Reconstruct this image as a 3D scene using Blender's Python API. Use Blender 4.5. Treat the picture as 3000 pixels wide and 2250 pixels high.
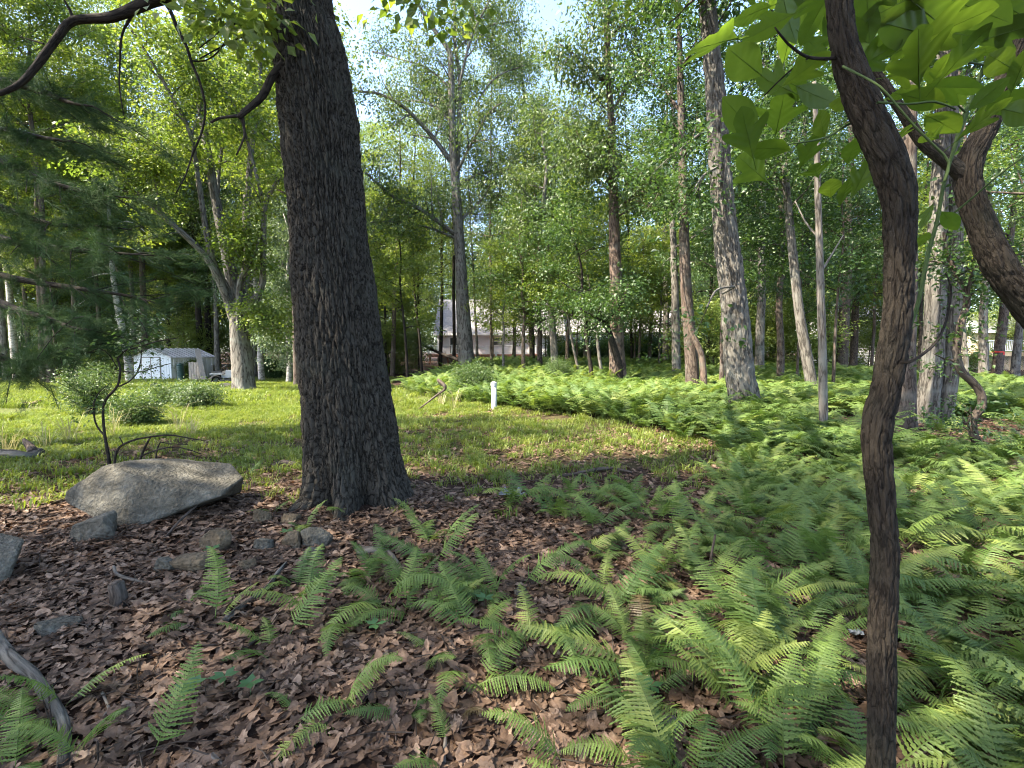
import bpy, bmesh, math
import numpy as np
from mathutils import Vector, Matrix
R = math.radians
scene = bpy.context.scene
for o in list(bpy.data.objects): bpy.data.objects.remove(o)
C = scene.collection

# ---------------------------------------------------------------- camera, sky, sun, exposure
F = 1400.0                       # focal length in pixels of the 3000 px wide photograph
HORIZON = 1028.0
PITCH = math.atan((1125 - HORIZON) / F)
EYE = 1.55
cam_d = bpy.data.cameras.new('camera'); cam = bpy.data.objects.new('camera', cam_d); C.objects.link(cam)
cam.location = (0, 0, EYE); cam.rotation_euler = (R(90) - PITCH, 0, 0)
cam_d.sensor_width = 36; cam_d.lens = 36 * F / 3000; cam_d.clip_start = 0.05; cam_d.clip_end = 2000
scene.camera = cam

SUN_AZ, SUN_EL = -112.0, 50.0      # azimuth from +Y towards +X, elevation
world = bpy.data.worlds.new('World'); scene.world = world; world.use_nodes = True
wn = world.node_tree.nodes; wl = world.node_tree.links
sky = wn.new('ShaderNodeTexSky'); sky.sky_type = 'NISHITA'; sky.sun_disc = False
sky.sun_elevation = R(SUN_EL); sky.sun_rotation = R(SUN_AZ) % (2 * math.pi); sky.air_density = 0.8; sky.dust_density = 1.5; sky.ozone_density = 0.5
wl.new(sky.outputs[0], wn['Background'].inputs[0]); wn['Background'].inputs[1].default_value = 0.15
sun_d = bpy.data.lights.new('sun', 'SUN'); sun_d.energy = 4.8; sun_d.angle = R(0.6); sun_d.color = (1, 0.90, 0.72)
sun = bpy.data.objects.new('sun', sun_d); C.objects.link(sun)
sdir = Vector((math.sin(R(SUN_AZ)) * math.cos(R(SUN_EL)), math.cos(R(SUN_AZ)) * math.cos(R(SUN_EL)), math.sin(R(SUN_EL))))
sun.rotation_euler = sdir.to_track_quat('Z', 'Y').to_euler(); sun.location = (0, 0, 40)
vs = scene.view_settings
vs.view_transform = 'Standard'; vs.look = 'None'; vs.gamma = 1; vs.use_curve_mapping = False
vs.exposure = 2.55
cy = scene.cycles
cy.use_denoising = True; cy.denoiser = 'OPENIMAGEDENOISE'
cy.max_bounces = 5; cy.diffuse_bounces = 3; cy.glossy_bounces = 1; cy.transmission_bounces = 3; cy.transparent_max_bounces = 6
cy.caustics_reflective = False; cy.caustics_refractive = False
cy.use_adaptive_sampling = True; cy.adaptive_threshold = 0.02; cy.filter_width = 1.05

# ---------------------------------------------------------------- pixel -> place helpers (used to survey the photograph)
cp, sp_ = math.cos(PITCH), math.sin(PITCH)
def ray(px, py):
    a = (px - 1500) / F; b = (1125 - py) / F
    return np.array([a, cp + b * sp_, -sp_ + b * cp])
def P(px, py, Y):
    d = ray(px, py); return np.array([0, 0, EYE]) + d * (Y / d[1])
def ss(a, b, x):
    t = np.clip((np.asarray(x, float) - a) / (b - a), 0, 1); return t * t * (3 - 2 * t)
def H(x, y):
    x = np.asarray(x, float); y = np.asarray(y, float)
    z = -0.40 * ss(14, 32, y) * ss(-2, -8, x) + 0.42 * ss(18, 30, y) * ss(-6, -1, x) * (1 - ss(16, 22, x))
    z = z + 0.035 * np.sin(x * 1.3 + 0.7 * y) * np.sin(y * 1.1 - 0.4 * x) + 0.02 * np.sin(x * 3.1 + 1) * np.sin(y * 2.7)
    z = z + 0.10 * np.exp(-((x + 1.55) ** 2 + (y - 4.75) ** 2) / 0.9)
    z = z + 0.08 * ss(-0.5, -3.0, x) * ss(2.2, 4.0, y) * (1 - ss(5, 8, y))
    return z
def G(px, py):
    d = ray(px, py); t = 1.0
    lo, hi = 0.3, 200.0
    for _ in range(50):
        m = 0.5 * (lo + hi); p = d * m
        if EYE + p[2] > float(H(p[0], p[1])): lo = m
        else: hi = m
    p = d * lo; return np.array([p[0], p[1], EYE + p[2]])
def on_ground(x, y): return np.array([x, y, float(H(x, y))])
def unit(v): v = np.asarray(v, float); return v / (np.linalg.norm(v) + 1e-9)

# ---------------------------------------------------------------- materials
def mat(name):
    m = bpy.data.materials.new(name); m.use_nodes = True
    n = m.node_tree.nodes; l = m.node_tree.links
    return m, n, l, n['Principled BSDF'], n['Material Output']
def N(n, t, **k):
    x = n.new(t)
    for a, b in k.items(): setattr(x, a, b)
    return x
def ramp(n, stops, interp='LINEAR'):
    r = n.new('ShaderNodeValToRGB'); r.color_ramp.interpolation = interp
    while len(r.color_ramp.elements) < len(stops): r.color_ramp.elements.new(0.5)
    for e, (p, c) in zip(r.color_ramp.elements, stops): e.position = p; e.color = (*c, 1)
    return r
def leaf_mat(name, cols, trans=0.42, tcol=None, rough=0.42, spec=0.5, vein=False, tnoise=None):
    """leaf blade: diffuse and gloss plus light that comes through, colour varies from leaf to leaf"""
    m, n, l, b, out = mat(name)
    oi = N(n, 'ShaderNodeObjectInfo'); k = len(cols)
    r = ramp(n, [(i / max(1, k - 1), c) for i, c in enumerate(cols)])
    tc = N(n, 'ShaderNodeTexCoord'); nz = N(n, 'ShaderNodeTexNoise'); nz.inputs['Scale'].default_value = 6
    l.new(tc.outputs['Object'], nz.inputs['Vector'])
    ad = N(n, 'ShaderNodeMath', operation='MULTIPLY_ADD'); ad.inputs[1].default_value = 0.5; 
    l.new(nz.outputs['Fac'], ad.inputs[0])
    mu = N(n, 'ShaderNodeMath', operation='MULTIPLY_ADD'); mu.inputs[1].default_value = 0.75; mu.inputs[2].default_value = -0.13
    l.new(oi.outputs['Random'], mu.inputs[0]); l.new(mu.outputs[0], ad.inputs[2])
    l.new(ad.outputs[0], r.inputs['Fac']); l.new(r.outputs['Color'], b.inputs['Base Color'])
    b.inputs['Roughness'].default_value = rough; b.inputs['Specular IOR Level'].default_value = spec
    if trans > 0:
        t = N(n, 'ShaderNodeBsdfTranslucent'); mx = N(n, 'ShaderNodeMixShader'); mx.inputs[0].default_value = trans
        hs = N(n, 'ShaderNodeMix', data_type='RGBA', blend_type='MULTIPLY'); hs.inputs['Factor'].default_value = 1
        hs.inputs['B'].default_value = (*(tcol or (1.55, 1.5, 0.8)), 1)
        l.new(r.outputs['Color'], hs.inputs['A']); l.new(hs.outputs['Result'], t.inputs['Color'])
        l.new(b.outputs[0], mx.inputs[1]); l.new(t.outputs[0], mx.inputs[2]); l.new(mx.outputs[0], out.inputs['Surface'])
    if vein:
        at = N(n, 'ShaderNodeAttribute', attribute_name='leafco')
        wv = N(n, 'ShaderNodeTexWave', wave_type='BANDS', bands_direction='X'); wv.inputs['Scale'].default_value = 2.0
        wv.inputs['Distortion'].default_value = 1.0; wv.inputs['Detail'].default_value = 1
        l.new(at.outputs['Vector'], wv.inputs['Vector'])
        bp = N(n, 'ShaderNodeBump'); bp.inputs['Strength'].default_value = 0.12; bp.inputs['Distance'].default_value = 0.003
        l.new(wv.outputs['Fac'], bp.inputs['Height']); l.new(bp.outputs[0], b.inputs['Normal'])
    return m
def bark_mat(name, dark, light, lich=None, sx=26, sz=4.0, bump=0.6, dist=0.02, lich_amt=0.55):
    m, n, l, b, out = mat(name)
    at = N(n, 'ShaderNodeAttribute', attribute_name='barkco')
    mp = N(n, 'ShaderNodeMapping'); mp.inputs['Scale'].default_value = (sx, sx, sz); l.new(at.outputs['Vector'], mp.inputs['Vector'])
    n1 = N(n, 'ShaderNodeTexNoise'); n1.inputs['Scale'].default_value = 1; n1.inputs['Detail'].default_value = 6; n1.inputs['Roughness'].default_value = 0.62
    n1.inputs['Distortion'].default_value = 0.15
    l.new(mp.outputs[0], n1.inputs['Vector'])
    n0 = N(n, 'ShaderNodeTexNoise'); n0.inputs['Scale'].default_value = 0.55; n0.inputs['Detail'].default_value = 3; n0.inputs['Distortion'].default_value = 0.25; l.new(mp.outputs[0], n0.inputs['Vector'])
    ab = N(n, 'ShaderNodeMath', operation='SUBTRACT'); ab.inputs[1].default_value = .5; l.new(n0.outputs['Fac'], ab.inputs[0])
    a2 = N(n, 'ShaderNodeMath', operation='ABSOLUTE'); l.new(ab.outputs[0], a2.inputs[0])
    vm = N(n, 'ShaderNodeMapRange'); vm.inputs['From Min'].default_value = 0.0; vm.inputs['From Max'].default_value = 0.07; vm.inputs['To Min'].default_value = .25; l.new(a2.outputs[0], vm.inputs['Value'])
    mm = N(n, 'ShaderNodeMath', operation='MULTIPLY'); l.new(vm.outputs[0], mm.inputs[0]); l.new(n1.outputs['Fac'], mm.inputs[1])
    r = ramp(n, [(0.12, dark), (0.55, light)]); l.new(mm.outputs[0], r.inputs['Fac'])
    col = r.outputs['Color']
    n2 = N(n, 'ShaderNodeTexNoise'); n2.inputs['Scale'].default_value = 3.5; n2.inputs['Detail'].default_value = 5; l.new(at.outputs['Vector'], n2.inputs['Vector'])
    if lich:
        lr = ramp(n, [(0.52, (0, 0, 0)), (0.68, (1, 1, 1))]); l.new(n2.outputs['Fac'], lr.inputs['Fac'])
        la = N(n, 'ShaderNodeMath', operation='MULTIPLY'); la.inputs[1].default_value = lich_amt; l.new(lr.outputs['Color'], la.inputs[0])
        mx = N(n, 'ShaderNodeMix', data_type='RGBA'); l.new(la.outputs[0], mx.inputs['Factor']); l.new(col, mx.inputs['A']); mx.inputs['B'].default_value = (*lich, 1)
        col = mx.outputs['Result']
    l.new(col, b.inputs['Base Color']); b.inputs['Roughness'].default_value = 0.9; b.inputs['Specular IOR Level'].default_value = 0.15
    bp = N(n, 'ShaderNodeBump'); bp.inputs['Strength'].default_value = bump; bp.inputs['Distance'].default_value = dist
    n4 = N(n, 'ShaderNodeTexNoise'); n4.inputs['Scale'].default_value = 3.2; n4.inputs['Detail'].default_value = 8; n4.inputs['Roughness'].default_value = .7; l.new(mp.outputs[0], n4.inputs['Vector'])
    fa = N(n, 'ShaderNodeMath', operation='MULTIPLY_ADD'); fa.inputs[1].default_value = .8; l.new(n4.outputs['Fac'], fa.inputs[0]); l.new(mm.outputs[0], fa.inputs[2])
    l.new(fa.outputs[0], bp.inputs['Height']); l.new(bp.outputs[0], b.inputs['Normal'])
    return m
def plain(name, col, rough=0.6, var=0.25, scale=6.0, metal=0.0, bump=0.0, aniso=(1, 1, 1)):
    m, n, l, b, out = mat(name)
    tc = N(n, 'ShaderNodeTexCoord'); mp = N(n, 'ShaderNodeMapping'); mp.inputs['Scale'].default_value = aniso
    nz = N(n, 'ShaderNodeTexNoise'); nz.inputs['Scale'].default_value = scale; nz.inputs['Detail'].default_value = 6
    l.new(tc.outputs['Object'], mp.inputs['Vector']); l.new(mp.outputs[0], nz.inputs['Vector'])
    c0 = tuple(v * (1 - var) for v in col); c1 = tuple(min(1, v * (1 + var)) for v in col)
    r = ramp(n, [(0.3, c0), (0.7, c1)]); l.new(nz.outputs['Fac'], r.inputs['Fac']); l.new(r.outputs['Color'], b.inputs['Base Color'])
    b.inputs['Roughness'].default_value = rough; b.inputs['Metallic'].default_value = metal
    if bump:
        bp = N(n, 'ShaderNodeBump'); bp.inputs['Strength'].default_value = bump; bp.inputs['Distance'].default_value = 0.02
        l.new(nz.outputs['Fac'], bp.inputs['Height']); l.new(bp.outputs[0], b.inputs['Normal'])
    return m
def stone_mat(name, dark, mid, light):
    m, n, l, b, out = mat(name)
    tc = N(n, 'ShaderNodeTexCoord')
    n1 = N(n, 'ShaderNodeTexNoise'); n1.inputs['Scale'].default_value = 5; n1.inputs['Detail'].default_value = 9; n1.inputs['Roughness'].default_value = 0.68
    l.new(tc.outputs['Object'], n1.inputs['Vector'])
    r = ramp(n, [(0.3, dark), (0.5, mid), (0.72, light)]); l.new(n1.outputs['Fac'], r.inputs['Fac'])
    n2 = N(n, 'ShaderNodeTexNoise'); n2.inputs['Scale'].default_value = 38; n2.inputs['Detail'].default_value = 5; l.new(tc.outputs['Object'], n2.inputs['Vector'])
    mx = N(n, 'ShaderNodeMix', data_type='RGBA', blend_type='OVERLAY'); mx.inputs['Factor'].default_value = 0.5
    l.new(r.outputs['Color'], mx.inputs['A']); l.new(n2.outputs['Fac'], mx.inputs['B']); l.new(mx.outputs['Result'], b.inputs['Base Color'])
    b.inputs['Roughness'].default_value = 0.88; b.inputs['Specular IOR Level'].default_value = 0.2
    ad = N(n, 'ShaderNodeMath', operation='ADD'); l.new(n1.outputs['Fac'], ad.inputs[0]); l.new(n2.outputs['Fac'], ad.inputs[1])
    bp = N(n, 'ShaderNodeBump'); bp.inputs['Strength'].default_value = 1.0; bp.inputs['Distance'].default_value = 0.03
    l.new(ad.outputs[0], bp.inputs['Height']); l.new(bp.outputs[0], b.inputs['Normal'])
    return m

M = {}
M['oak_leaf'] = leaf_mat('oak_leaf_green', [(0.028, 0.056, 0.018), (0.058, 0.095, 0.030), (0.110, 0.145, 0.045)])
M['maple_leaf'] = leaf_mat('maple_leaf_green', [(0.055, 0.098, 0.020), (0.105, 0.155, 0.028), (0.175, 0.210, 0.040)], trans=0.5)
M['dark_leaf'] = leaf_mat('dark_leaf_green', [(0.022, 0.052, 0.016), (0.042, 0.085, 0.024), (0.075, 0.125, 0.030)], trans=0.4)
M['grey_leaf'] = leaf_mat('grey_green_leaf', [(0.06, 0.10, 0.055), (0.09, 0.135, 0.07), (0.13, 0.18, 0.09)], trans=0.35)
M['needle'] = leaf_mat('pine_needle', [(0.024, 0.054, 0.020), (0.040, 0.075, 0.028), (0.062, 0.100, 0.036)], trans=0.2, tcol=(1.2, 1.3, 0.8), rough=.7, spec=.15)
M['fern'] = leaf_mat('fern_green', [(0.056, 0.104, 0.023), (0.090, 0.150, 0.032), (0.126, 0.186, 0.040), (0.190, 0.218, 0.052)], trans=0.38, tcol=(1.4, 1.4, 0.7), rough=0.55)
M['sassafras_leaf'] = leaf_mat('sassafras_leaf_green', [(0.055, 0.095, 0.016), (0.075, 0.120, 0.021), (0.098, 0.146, 0.028)], trans=0.6, tcol=(1.5, 1.55, 0.65), rough=0.45, vein=True)
M['fern_shrub'] = leaf_mat('hemlock_green', [(0.035, 0.070, 0.022), (0.060, 0.105, 0.030), (0.100, 0.145, 0.040)], trans=0.35)
M['grass'] = leaf_mat('grass_green', [(0.090, 0.135, 0.022), (0.150, 0.200, 0.032), (0.230, 0.250, 0.060)], trans=0.4, tcol=(1.4, 1.4, 0.6))
M['straw'] = leaf_mat('dry_grass', [(0.28, 0.25, 0.12), (0.38, 0.34, 0.18)], trans=0.3, tcol=(1.1, 1.1, 0.9))
M['litter'] = leaf_mat('fallen_leaf_brown', [(0.026, 0.015, 0.010), (0.068, 0.041, 0.026), (0.122, 0.076, 0.049), (0.185, 0.120, 0.082), (0.32, 0.23, 0.165)], trans=0.15, tcol=(1.3, 0.9, 0.6), rough=0.6, spec=0.25)
M['weed'] = leaf_mat('weed_green', [(0.05, 0.12, 0.04), (0.08, 0.17, 0.06)], trans=0.35)
M['oak_bark'] = bark_mat('oak_bark', (0.011, 0.009, 0.007), (0.066, 0.058, 0.047), (0.075, 0.077, 0.062), sx=70, sz=20, bump=1.0, dist=0.022, lich_amt=0.35)
M['grey_bark'] = bark_mat('grey_oak_bark', (0.040, 0.035, 0.030), (0.150, 0.137, 0.120), (0.19, 0.195, 0.175), sx=24, sz=3.2, bump=0.9, dist=0.03)
M['brown_bark'] = bark_mat('brown_bark', (0.032, 0.024, 0.019), (0.105, 0.082, 0.067), (0.125, 0.12, 0.105), sx=28, sz=6, bump=0.8, dist=0.02)
M['red_bark'] = bark_mat('peeling_red_bark', (0.042, 0.030, 0.024), (0.135, 0.098, 0.078), (0.12, 0.115, 0.10), sx=16, sz=4, bump=0.8, dist=0.02)
M['dark_bark'] = bark_mat('dark_bark', (0.010, 0.008, 0.007), (0.036, 0.030, 0.025), None, sx=40, sz=10, bump=0.6, dist=0.01)
M['sass_bark'] = bark_mat('sassafras_bark', (0.012, 0.009, 0.007), (0.041, 0.033, 0.025), (0.040, 0.043, 0.030), sx=90, sz=22, bump=1.0, dist=0.010, lich_amt=0.3)
M['dead_bark'] = bark_mat('weathered_dead_wood', (0.055, 0.046, 0.038), (0.17, 0.15, 0.13), (0.20, 0.205, 0.185), sx=30, sz=4, bump=0.6, dist=0.01)
M['white_bark'] = bark_mat('pale_birch_bark', (0.13, 0.12, 0.11), (0.42, 0.40, 0.37), None, sx=6, sz=14, bump=0.3, dist=0.01)
M['green_twig'] = bark_mat('green_shoot', (0.028, 0.045, 0.016), (0.05, 0.075, 0.026), None, sx=80, sz=10, bump=0.2, dist=0.003)
M['boulder'] = stone_mat('sandstone_grey', (0.040, 0.036, 0.028), (0.092, 0.084, 0.067), (0.165, 0.155, 0.130))
M['brown_stone'] = stone_mat('sandstone_brown', (0.050, 0.036, 0.022), (0.110, 0.083, 0.053), (0.175, 0.142, 0.098))
M['white_vinyl'] = plain('white_vinyl_siding', (0.66, 0.65, 0.66), 0.45, 0.05)
M['shed_white'] = plain('shed_enamel_white', (0.72, 0.74, 0.76), 0.4, 0.10, 3)
M['shed_trim'] = plain('shed_trim_brown', (0.16, 0.14, 0.12), 0.5, 0.15)
M['shed_side'] = plain('shed_side_shaded', (0.52, 0.49, 0.43), 0.5, 0.15, 3)  # side walls darker and warmer than the front, shade put into the colour
M['shed_roof'] = plain('shed_roof_steel', (0.50, 0.47, 0.46), 0.35, 0.2, 2, 0.3)
M['weathered_wood'] = plain('weathered_board', (0.30, 0.26, 0.22), 0.8, 0.3, 8, 0, 0.4, (6, 6, 1))
M['dark_wood'] = plain('dark_pallet_wood', (0.13, 0.10, 0.08), 0.85, 0.35, 8, 0, 0.4, (6, 1, 6))
M['deck_wood'] = plain('deck_red_brown', (0.27, 0.125, 0.080), 0.7, 0.2, 5)
M['deck_white'] = plain('deck_rail_white', (0.78, 0.77, 0.75), 0.5, 0.05)
M['shingle'] = plain('roof_shingle_pale', (0.20, 0.19, 0.195), 0.85, 0.25, 9, 0, 0.4)
M['shingle_dark'] = plain('roof_shingle_grey', (0.20, 0.20, 0.20), 0.85, 0.25, 9, 0, 0.4)
M['beige_wall'] = plain('beige_siding', (0.55, 0.49, 0.36), 0.6, 0.08)
M['tan_wood'] = plain('tan_deck_wood', (0.50, 0.38, 0.22), 0.7, 0.15)
M['pvc'] = plain('white_pvc', (0.40, 0.42, 0.44), 0.4, 0.12, 9)
M['green_plastic'] = plain('green_plastic', (0.015, 0.045, 0.035), 0.45, 0.2)
M['black_rubber'] = plain('black_rubber', (0.02, 0.02, 0.02), 0.8, 0.2)
M['grey_paint'] = plain('grey_machine_paint', (0.34, 0.35, 0.38), 0.35, 0.15)
M['black_plastic'] = plain('black_plastic', (0.025, 0.025, 0.028), 0.5, 0.2)
M['red_tag'] = plain('red_ribbon', (0.7, 0.04, 0.03), 0.5, 0.1)
M['white_scrap'] = plain('white_plastic_film', (0.20, 0.215, 0.22), 0.25, 0.12, 20)
M['cut_wood'] = plain('cut_wood_end', (0.30, 0.22, 0.14), 0.8, 0.3, 20)
M['lattice'] = plain('lattice_wood', (0.42, 0.36, 0.28), 0.7, 0.15)
gm, gn, gl, gb, go_ = mat('window_glass')
gb.inputs['Base Color'].default_value = (0.05, 0.06, 0.06, 1); gb.inputs['Roughness'].default_value = 0.06; gb.inputs['Specular IOR Level'].default_value = 0.8
M['glass'] = gm

# ---------------------------------------------------------------- mesh building
class MB:
    def __init__(s): s.v = []; s.f = []; s.c = []; s.n = 0
    def add(s, v, f, c=None):
        v = np.asarray(v, float); s.v.append(v); s.f += [tuple(int(i) + s.n for i in q) for q in f]
        s.c.append(v if c is None else np.asarray(c, float)); s.n += len(v)
    def box(s, c, d, rz=0.0, m3=None):
        x, y, z = (np.array(d) / 2)
        v = np.array([[-x,-y,-z],[x,-y,-z],[x,y,-z],[-x,y,-z],[-x,-y,z],[x,-y,z],[x,y,z],[-x,y,z]])
        if rz: cs, sn = math.cos(rz), math.sin(rz); v = v @ np.array([[cs, sn, 0], [-sn, cs, 0], [0, 0, 1]])
        if m3 is not None: v = v @ np.array(m3).T
        s.add(v + np.array(c), [(3,2,1,0),(4,5,6,7),(0,1,5,4),(1,2,6,5),(2,3,7,6),(3,0,4,7)])
    def bar(s, a, b, w, h=None):
        a = np.array(a, float); b = np.array(b, float); t = unit(b - a); u = np.cross(t, [0, 0, 1.0])
        u = unit(u) if np.linalg.norm(u) > 1e-4 else np.array([1.0, 0, 0]); k = np.cross(u, t)
        s.box((a + b) / 2, (np.linalg.norm(b - a), w, h or w), m3=np.array([t, u, k]).T)
    def prism(s, poly, y0, y1):
        n = len(poly); v = [(x, y0, z) for x, z in poly] + [(x, y1, z) for x, z in poly]
        f = [tuple(range(n)), tuple(reversed(range(n, 2 * n)))] + [(i + n, (i + 1) % n + n, (i + 1) % n, i) for i in range(n)]
        s.add(v, f)
    def build(s, name, m, parent=None, loc=None, smooth=False, kind=None):
        me = bpy.data.meshes.new(name)
        v = np.concatenate(s.v) if s.v else np.zeros((0, 3))
        if loc is not None: v = v - np.array(loc)
        me.from_pydata(v.tolist(), [], s.f); me.materials.append(M[m] if isinstance(m, str) else m)
        a = me.attributes.new('barkco', 'FLOAT_VECTOR', 'POINT'); a.data.foreach_set('vector', np.concatenate(s.c).astype(np.float32).ravel())
        if smooth: me.polygons.foreach_set('use_smooth', [True] * len(me.polygons))
        me.update(); o = bpy.data.objects.new(name, me); C.objects.link(o)
        if parent is not None: o.parent = parent
        elif loc is not None: o.location = tuple(loc)
        if kind: o['kind'] = kind
        return o
def tag(o, label, cat, group=None, kind=None):
    o['label'] = label; o['category'] = cat
    if group: o['group'] = group
    if kind: o['kind'] = kind
    return o
def thing(name, label, cat, loc, group=None, rz=0.0):
    o = bpy.data.objects.new(name, None); C.objects.link(o); o.location = tuple(float(a) for a in loc); o.rotation_euler = (0, 0, rz)
    o.empty_display_size = 0.2
    return tag(o, label, cat, group)
def smooth_path(pts, rad, step):
    """Catmull-Rom through the surveyed points"""
    p = np.asarray(pts, float); r = np.asarray(rad, float)
    q = np.vstack([2 * p[0] - p[1], p, 2 * p[-1] - p[-2]]); out, ro = [], []
    for i in range(len(p) - 1):
        n = max(1, int(np.linalg.norm(p[i + 1] - p[i]) / step))
        for k in range(n):
            t = k / n; a, b, c, d = q[i], q[i + 1], q[i + 2], q[i + 3]
            out.append(0.5 * (2 * b + (c - a) * t + (2 * a - 5 * b + 4 * c - d) * t * t + (3 * b - a - 3 * c + d) * t ** 3))
            ro.append(r[i] * (1 - t) + r[i + 1] * t)
    out.append(p[-1]); ro.append(r[-1]); return np.array(out), np.array(ro)
_rs = {}
def worley(u, v, nu, seed):
    """F2-F1 of jittered cells, periodic in u with nu cells"""
    rs = np.random.RandomState(seed); T = rs.rand(nu, 1024, 2)
    iu = np.floor(u).astype(int); iv = np.floor(v).astype(int); f1 = np.full(u.shape, 9.0); f2 = f1.copy()
    for a in (-1, 0, 1):
        for b in (-1, 0, 1):
            j = T[(iu + a) % nu, (iv + b) % 1024]
            d = np.hypot(iu + a + j[..., 0] - u, iv + b + j[..., 1] - v)
            f2 = np.minimum(f2, np.maximum(f1, d)); f1 = np.minimum(f1, d)
    return f2 - f1
def vnoise(x, y, seed, px=0):
    rs = np.random.RandomState(seed); T = rs.rand(256, 256)
    ix = np.floor(x).astype(int); iy = np.floor(y).astype(int); fx = x - ix; fy = y - iy
    fx = fx * fx * (3 - 2 * fx); fy = fy * fy * (3 - 2 * fy)
    w = (lambda i: i % px) if px else (lambda i: i % 256)
    a = T[w(ix), iy % 256]; b = T[w(ix + 1), iy % 256]; c = T[w(ix), (iy + 1) % 256]; d = T[w(ix + 1), (iy + 1) % 256]
    return (a * (1 - fx) + b * fx) * (1 - fy) + (c * (1 - fx) + d * fx) * fy
def tube(mb, pts, rad, sides=8, bark=None, flare=None, seed=0, lump=0.0, cap=True):
    p = np.asarray(pts, float); r = np.asarray(rad, float); n = len(p)
    t = np.gradient(p, axis=0); t /= np.linalg.norm(t, axis=1)[:, None] + 1e-9
    u = np.cross(t[0], [0.3, 1, 0.1]); u = unit(u); U = np.zeros_like(p)
    for i in range(n):
        u = u - t[i] * np.dot(u, t[i]); u = unit(u); U[i] = u
    W = np.cross(t, U)
    th = np.linspace(0, 2 * math.pi, sides, endpoint=False)
    s = np.concatenate([[0], np.cumsum(np.linalg.norm(np.diff(p, axis=0), axis=1))])
    TH, S = np.meshgrid(th, s); RR = np.repeat(r[:, None], sides, 1)
    if flare is not None:
        amt, hgt, k = flare
        e = np.exp(-S / hgt); RR = RR * (1 + amt * e * (0.50 + (.45 + .25 * e) * np.cos(k * TH + 1.3 * np.sin(TH * 2 + seed)) + 0.25 * np.cos((k + 2) * TH + seed)))
    if lump: RR = RR * (1 + lump * (vnoise(TH / (2 * math.pi) * 5, S * 2.5, seed + 3, 5) - 0.5) + lump * 0.6 * (vnoise(TH / (2 * math.pi) * 9, S * 7, seed + 4, 9) - 0.5))
    if bark is not None:
        cw, ch, dep = bark; nu = max(5, int(round(2 * math.pi * r.mean() / cw)))
        uu = TH / (2 * math.pi) * nu; vv = S / ch
        wu = (vnoise(uu * 0.5 % nu, S / (ch * 0.7), seed + 7) - 0.5) * 1.1 + (vnoise(uu * 2, S / (ch * .18), seed + 8) - 0.5) * 0.35
        d = worley((uu + wu) % nu, vv + (vnoise(uu, S / ch * 2, seed + 9) - .5) * 0.7, nu, seed)
        hgt = (.75 * ss(0.02, 0.20, d) + .25 * ss(.1, .6, d)) * (0.70 + 0.6 * vnoise(uu * 1.7, S / ch * 4, seed + 11)) + 0.30 * (vnoise(uu * 4, S / ch * 14, seed + 12) - 0.5) + .22 * (vnoise(uu * 9, S / ch * 40, seed + 13) - .5)
        RR = RR + dep * (hgt - 0.7)
    V = p[:, None, :] + (np.cos(TH) * RR)[..., None] * U[:, None, :] + (np.sin(TH) * RR)[..., None] * W[:, None, :]
    rm = max(0.01, float(r.mean())); CO = np.stack([np.cos(TH) * rm, np.sin(TH) * rm, S + seed * 3.7], -1)
    V = V.reshape(-1, 3); CO = CO.reshape(-1, 3)
    i = np.arange(n - 1)[:, None] * sides; j = np.arange(sides)[None, :]; j2 = (j + 1) % sides
    f = np.stack([i + j, i + j2, i + sides + j2, i + sides + j], -1).reshape(-1, 4).tolist()
    if cap:
        V = np.vstack([V, p[-1:] + t[-1:] * r[-1] * 0.4]); CO = np.vstack([CO, CO[-1:]])
        f += [((n - 1) * sides + a, (n - 1) * sides + (a + 1) % sides, n * sides) for a in range(sides)]
    mb.add(V, f, CO)
def limb_part(name, pts, rad, m, parent, loc, sides=8, step=0.25, **k):
    a, b = smooth_path(pts, rad, step); mb = MB(); tube(mb, a, b, sides, **k)
    return mb.build(name, m, parent, loc, smooth=True), a, b

# ---------------------------------------------------------------- scattering (geometry nodes, instances of small meshes)
_gcache = {}
def source_collection(name, meshes):
    c = bpy.data.collections.new(name)
    for i, me in enumerate(meshes):
        o = bpy.data.objects.new('%s_%02d' % (name, i), me); c.objects.link(o)
    return c
def scatter_group(coll):
    if coll.name in _gcache: return _gcache[coll.name]
    g = bpy.data.node_groups.new('scatter_' + coll.name, 'GeometryNodeTree')
    g.interface.new_socket('Geometry', in_out='INPUT', socket_type='NodeSocketGeometry')
    g.interface.new_socket('Geometry', in_out='OUTPUT', socket_type='NodeSocketGeometry')
    n, l = g.nodes, g.links
    gi = n.new('NodeGroupInput'); go = n.new('NodeGroupOutput'); ip = n.new('GeometryNodeInstanceOnPoints')
    ci = n.new('GeometryNodeCollectionInfo'); ci.inputs['Collection'].default_value = coll
    ci.inputs['Separate Children'].default_value = True; ci.inputs['Reset Children'].default_value = True
    def attr(nm, t):
        a = n.new('GeometryNodeInputNamedAttribute'); a.data_type = t; a.inputs['Name'].default_value = nm
        return a.outputs['Attribute']
    er = n.new('FunctionNodeEulerToRotation'); l.new(attr('rot', 'FLOAT_VECTOR'), er.inputs[0])
    l.new(gi.outputs[0], ip.inputs['Points']); l.new(ci.outputs[0], ip.inputs['Instance'])
    ip.inputs['Pick Instance'].default_value = True
    l.new(attr('idx', 'INT'), ip.inputs['Instance Index']); l.new(er.outputs[0], ip.inputs['Rotation'])
    l.new(attr('scl', 'FLOAT'), ip.inputs['Scale']); l.new(ip.outputs[0], go.inputs[0])
    _gcache[coll.name] = g; return g
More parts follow.
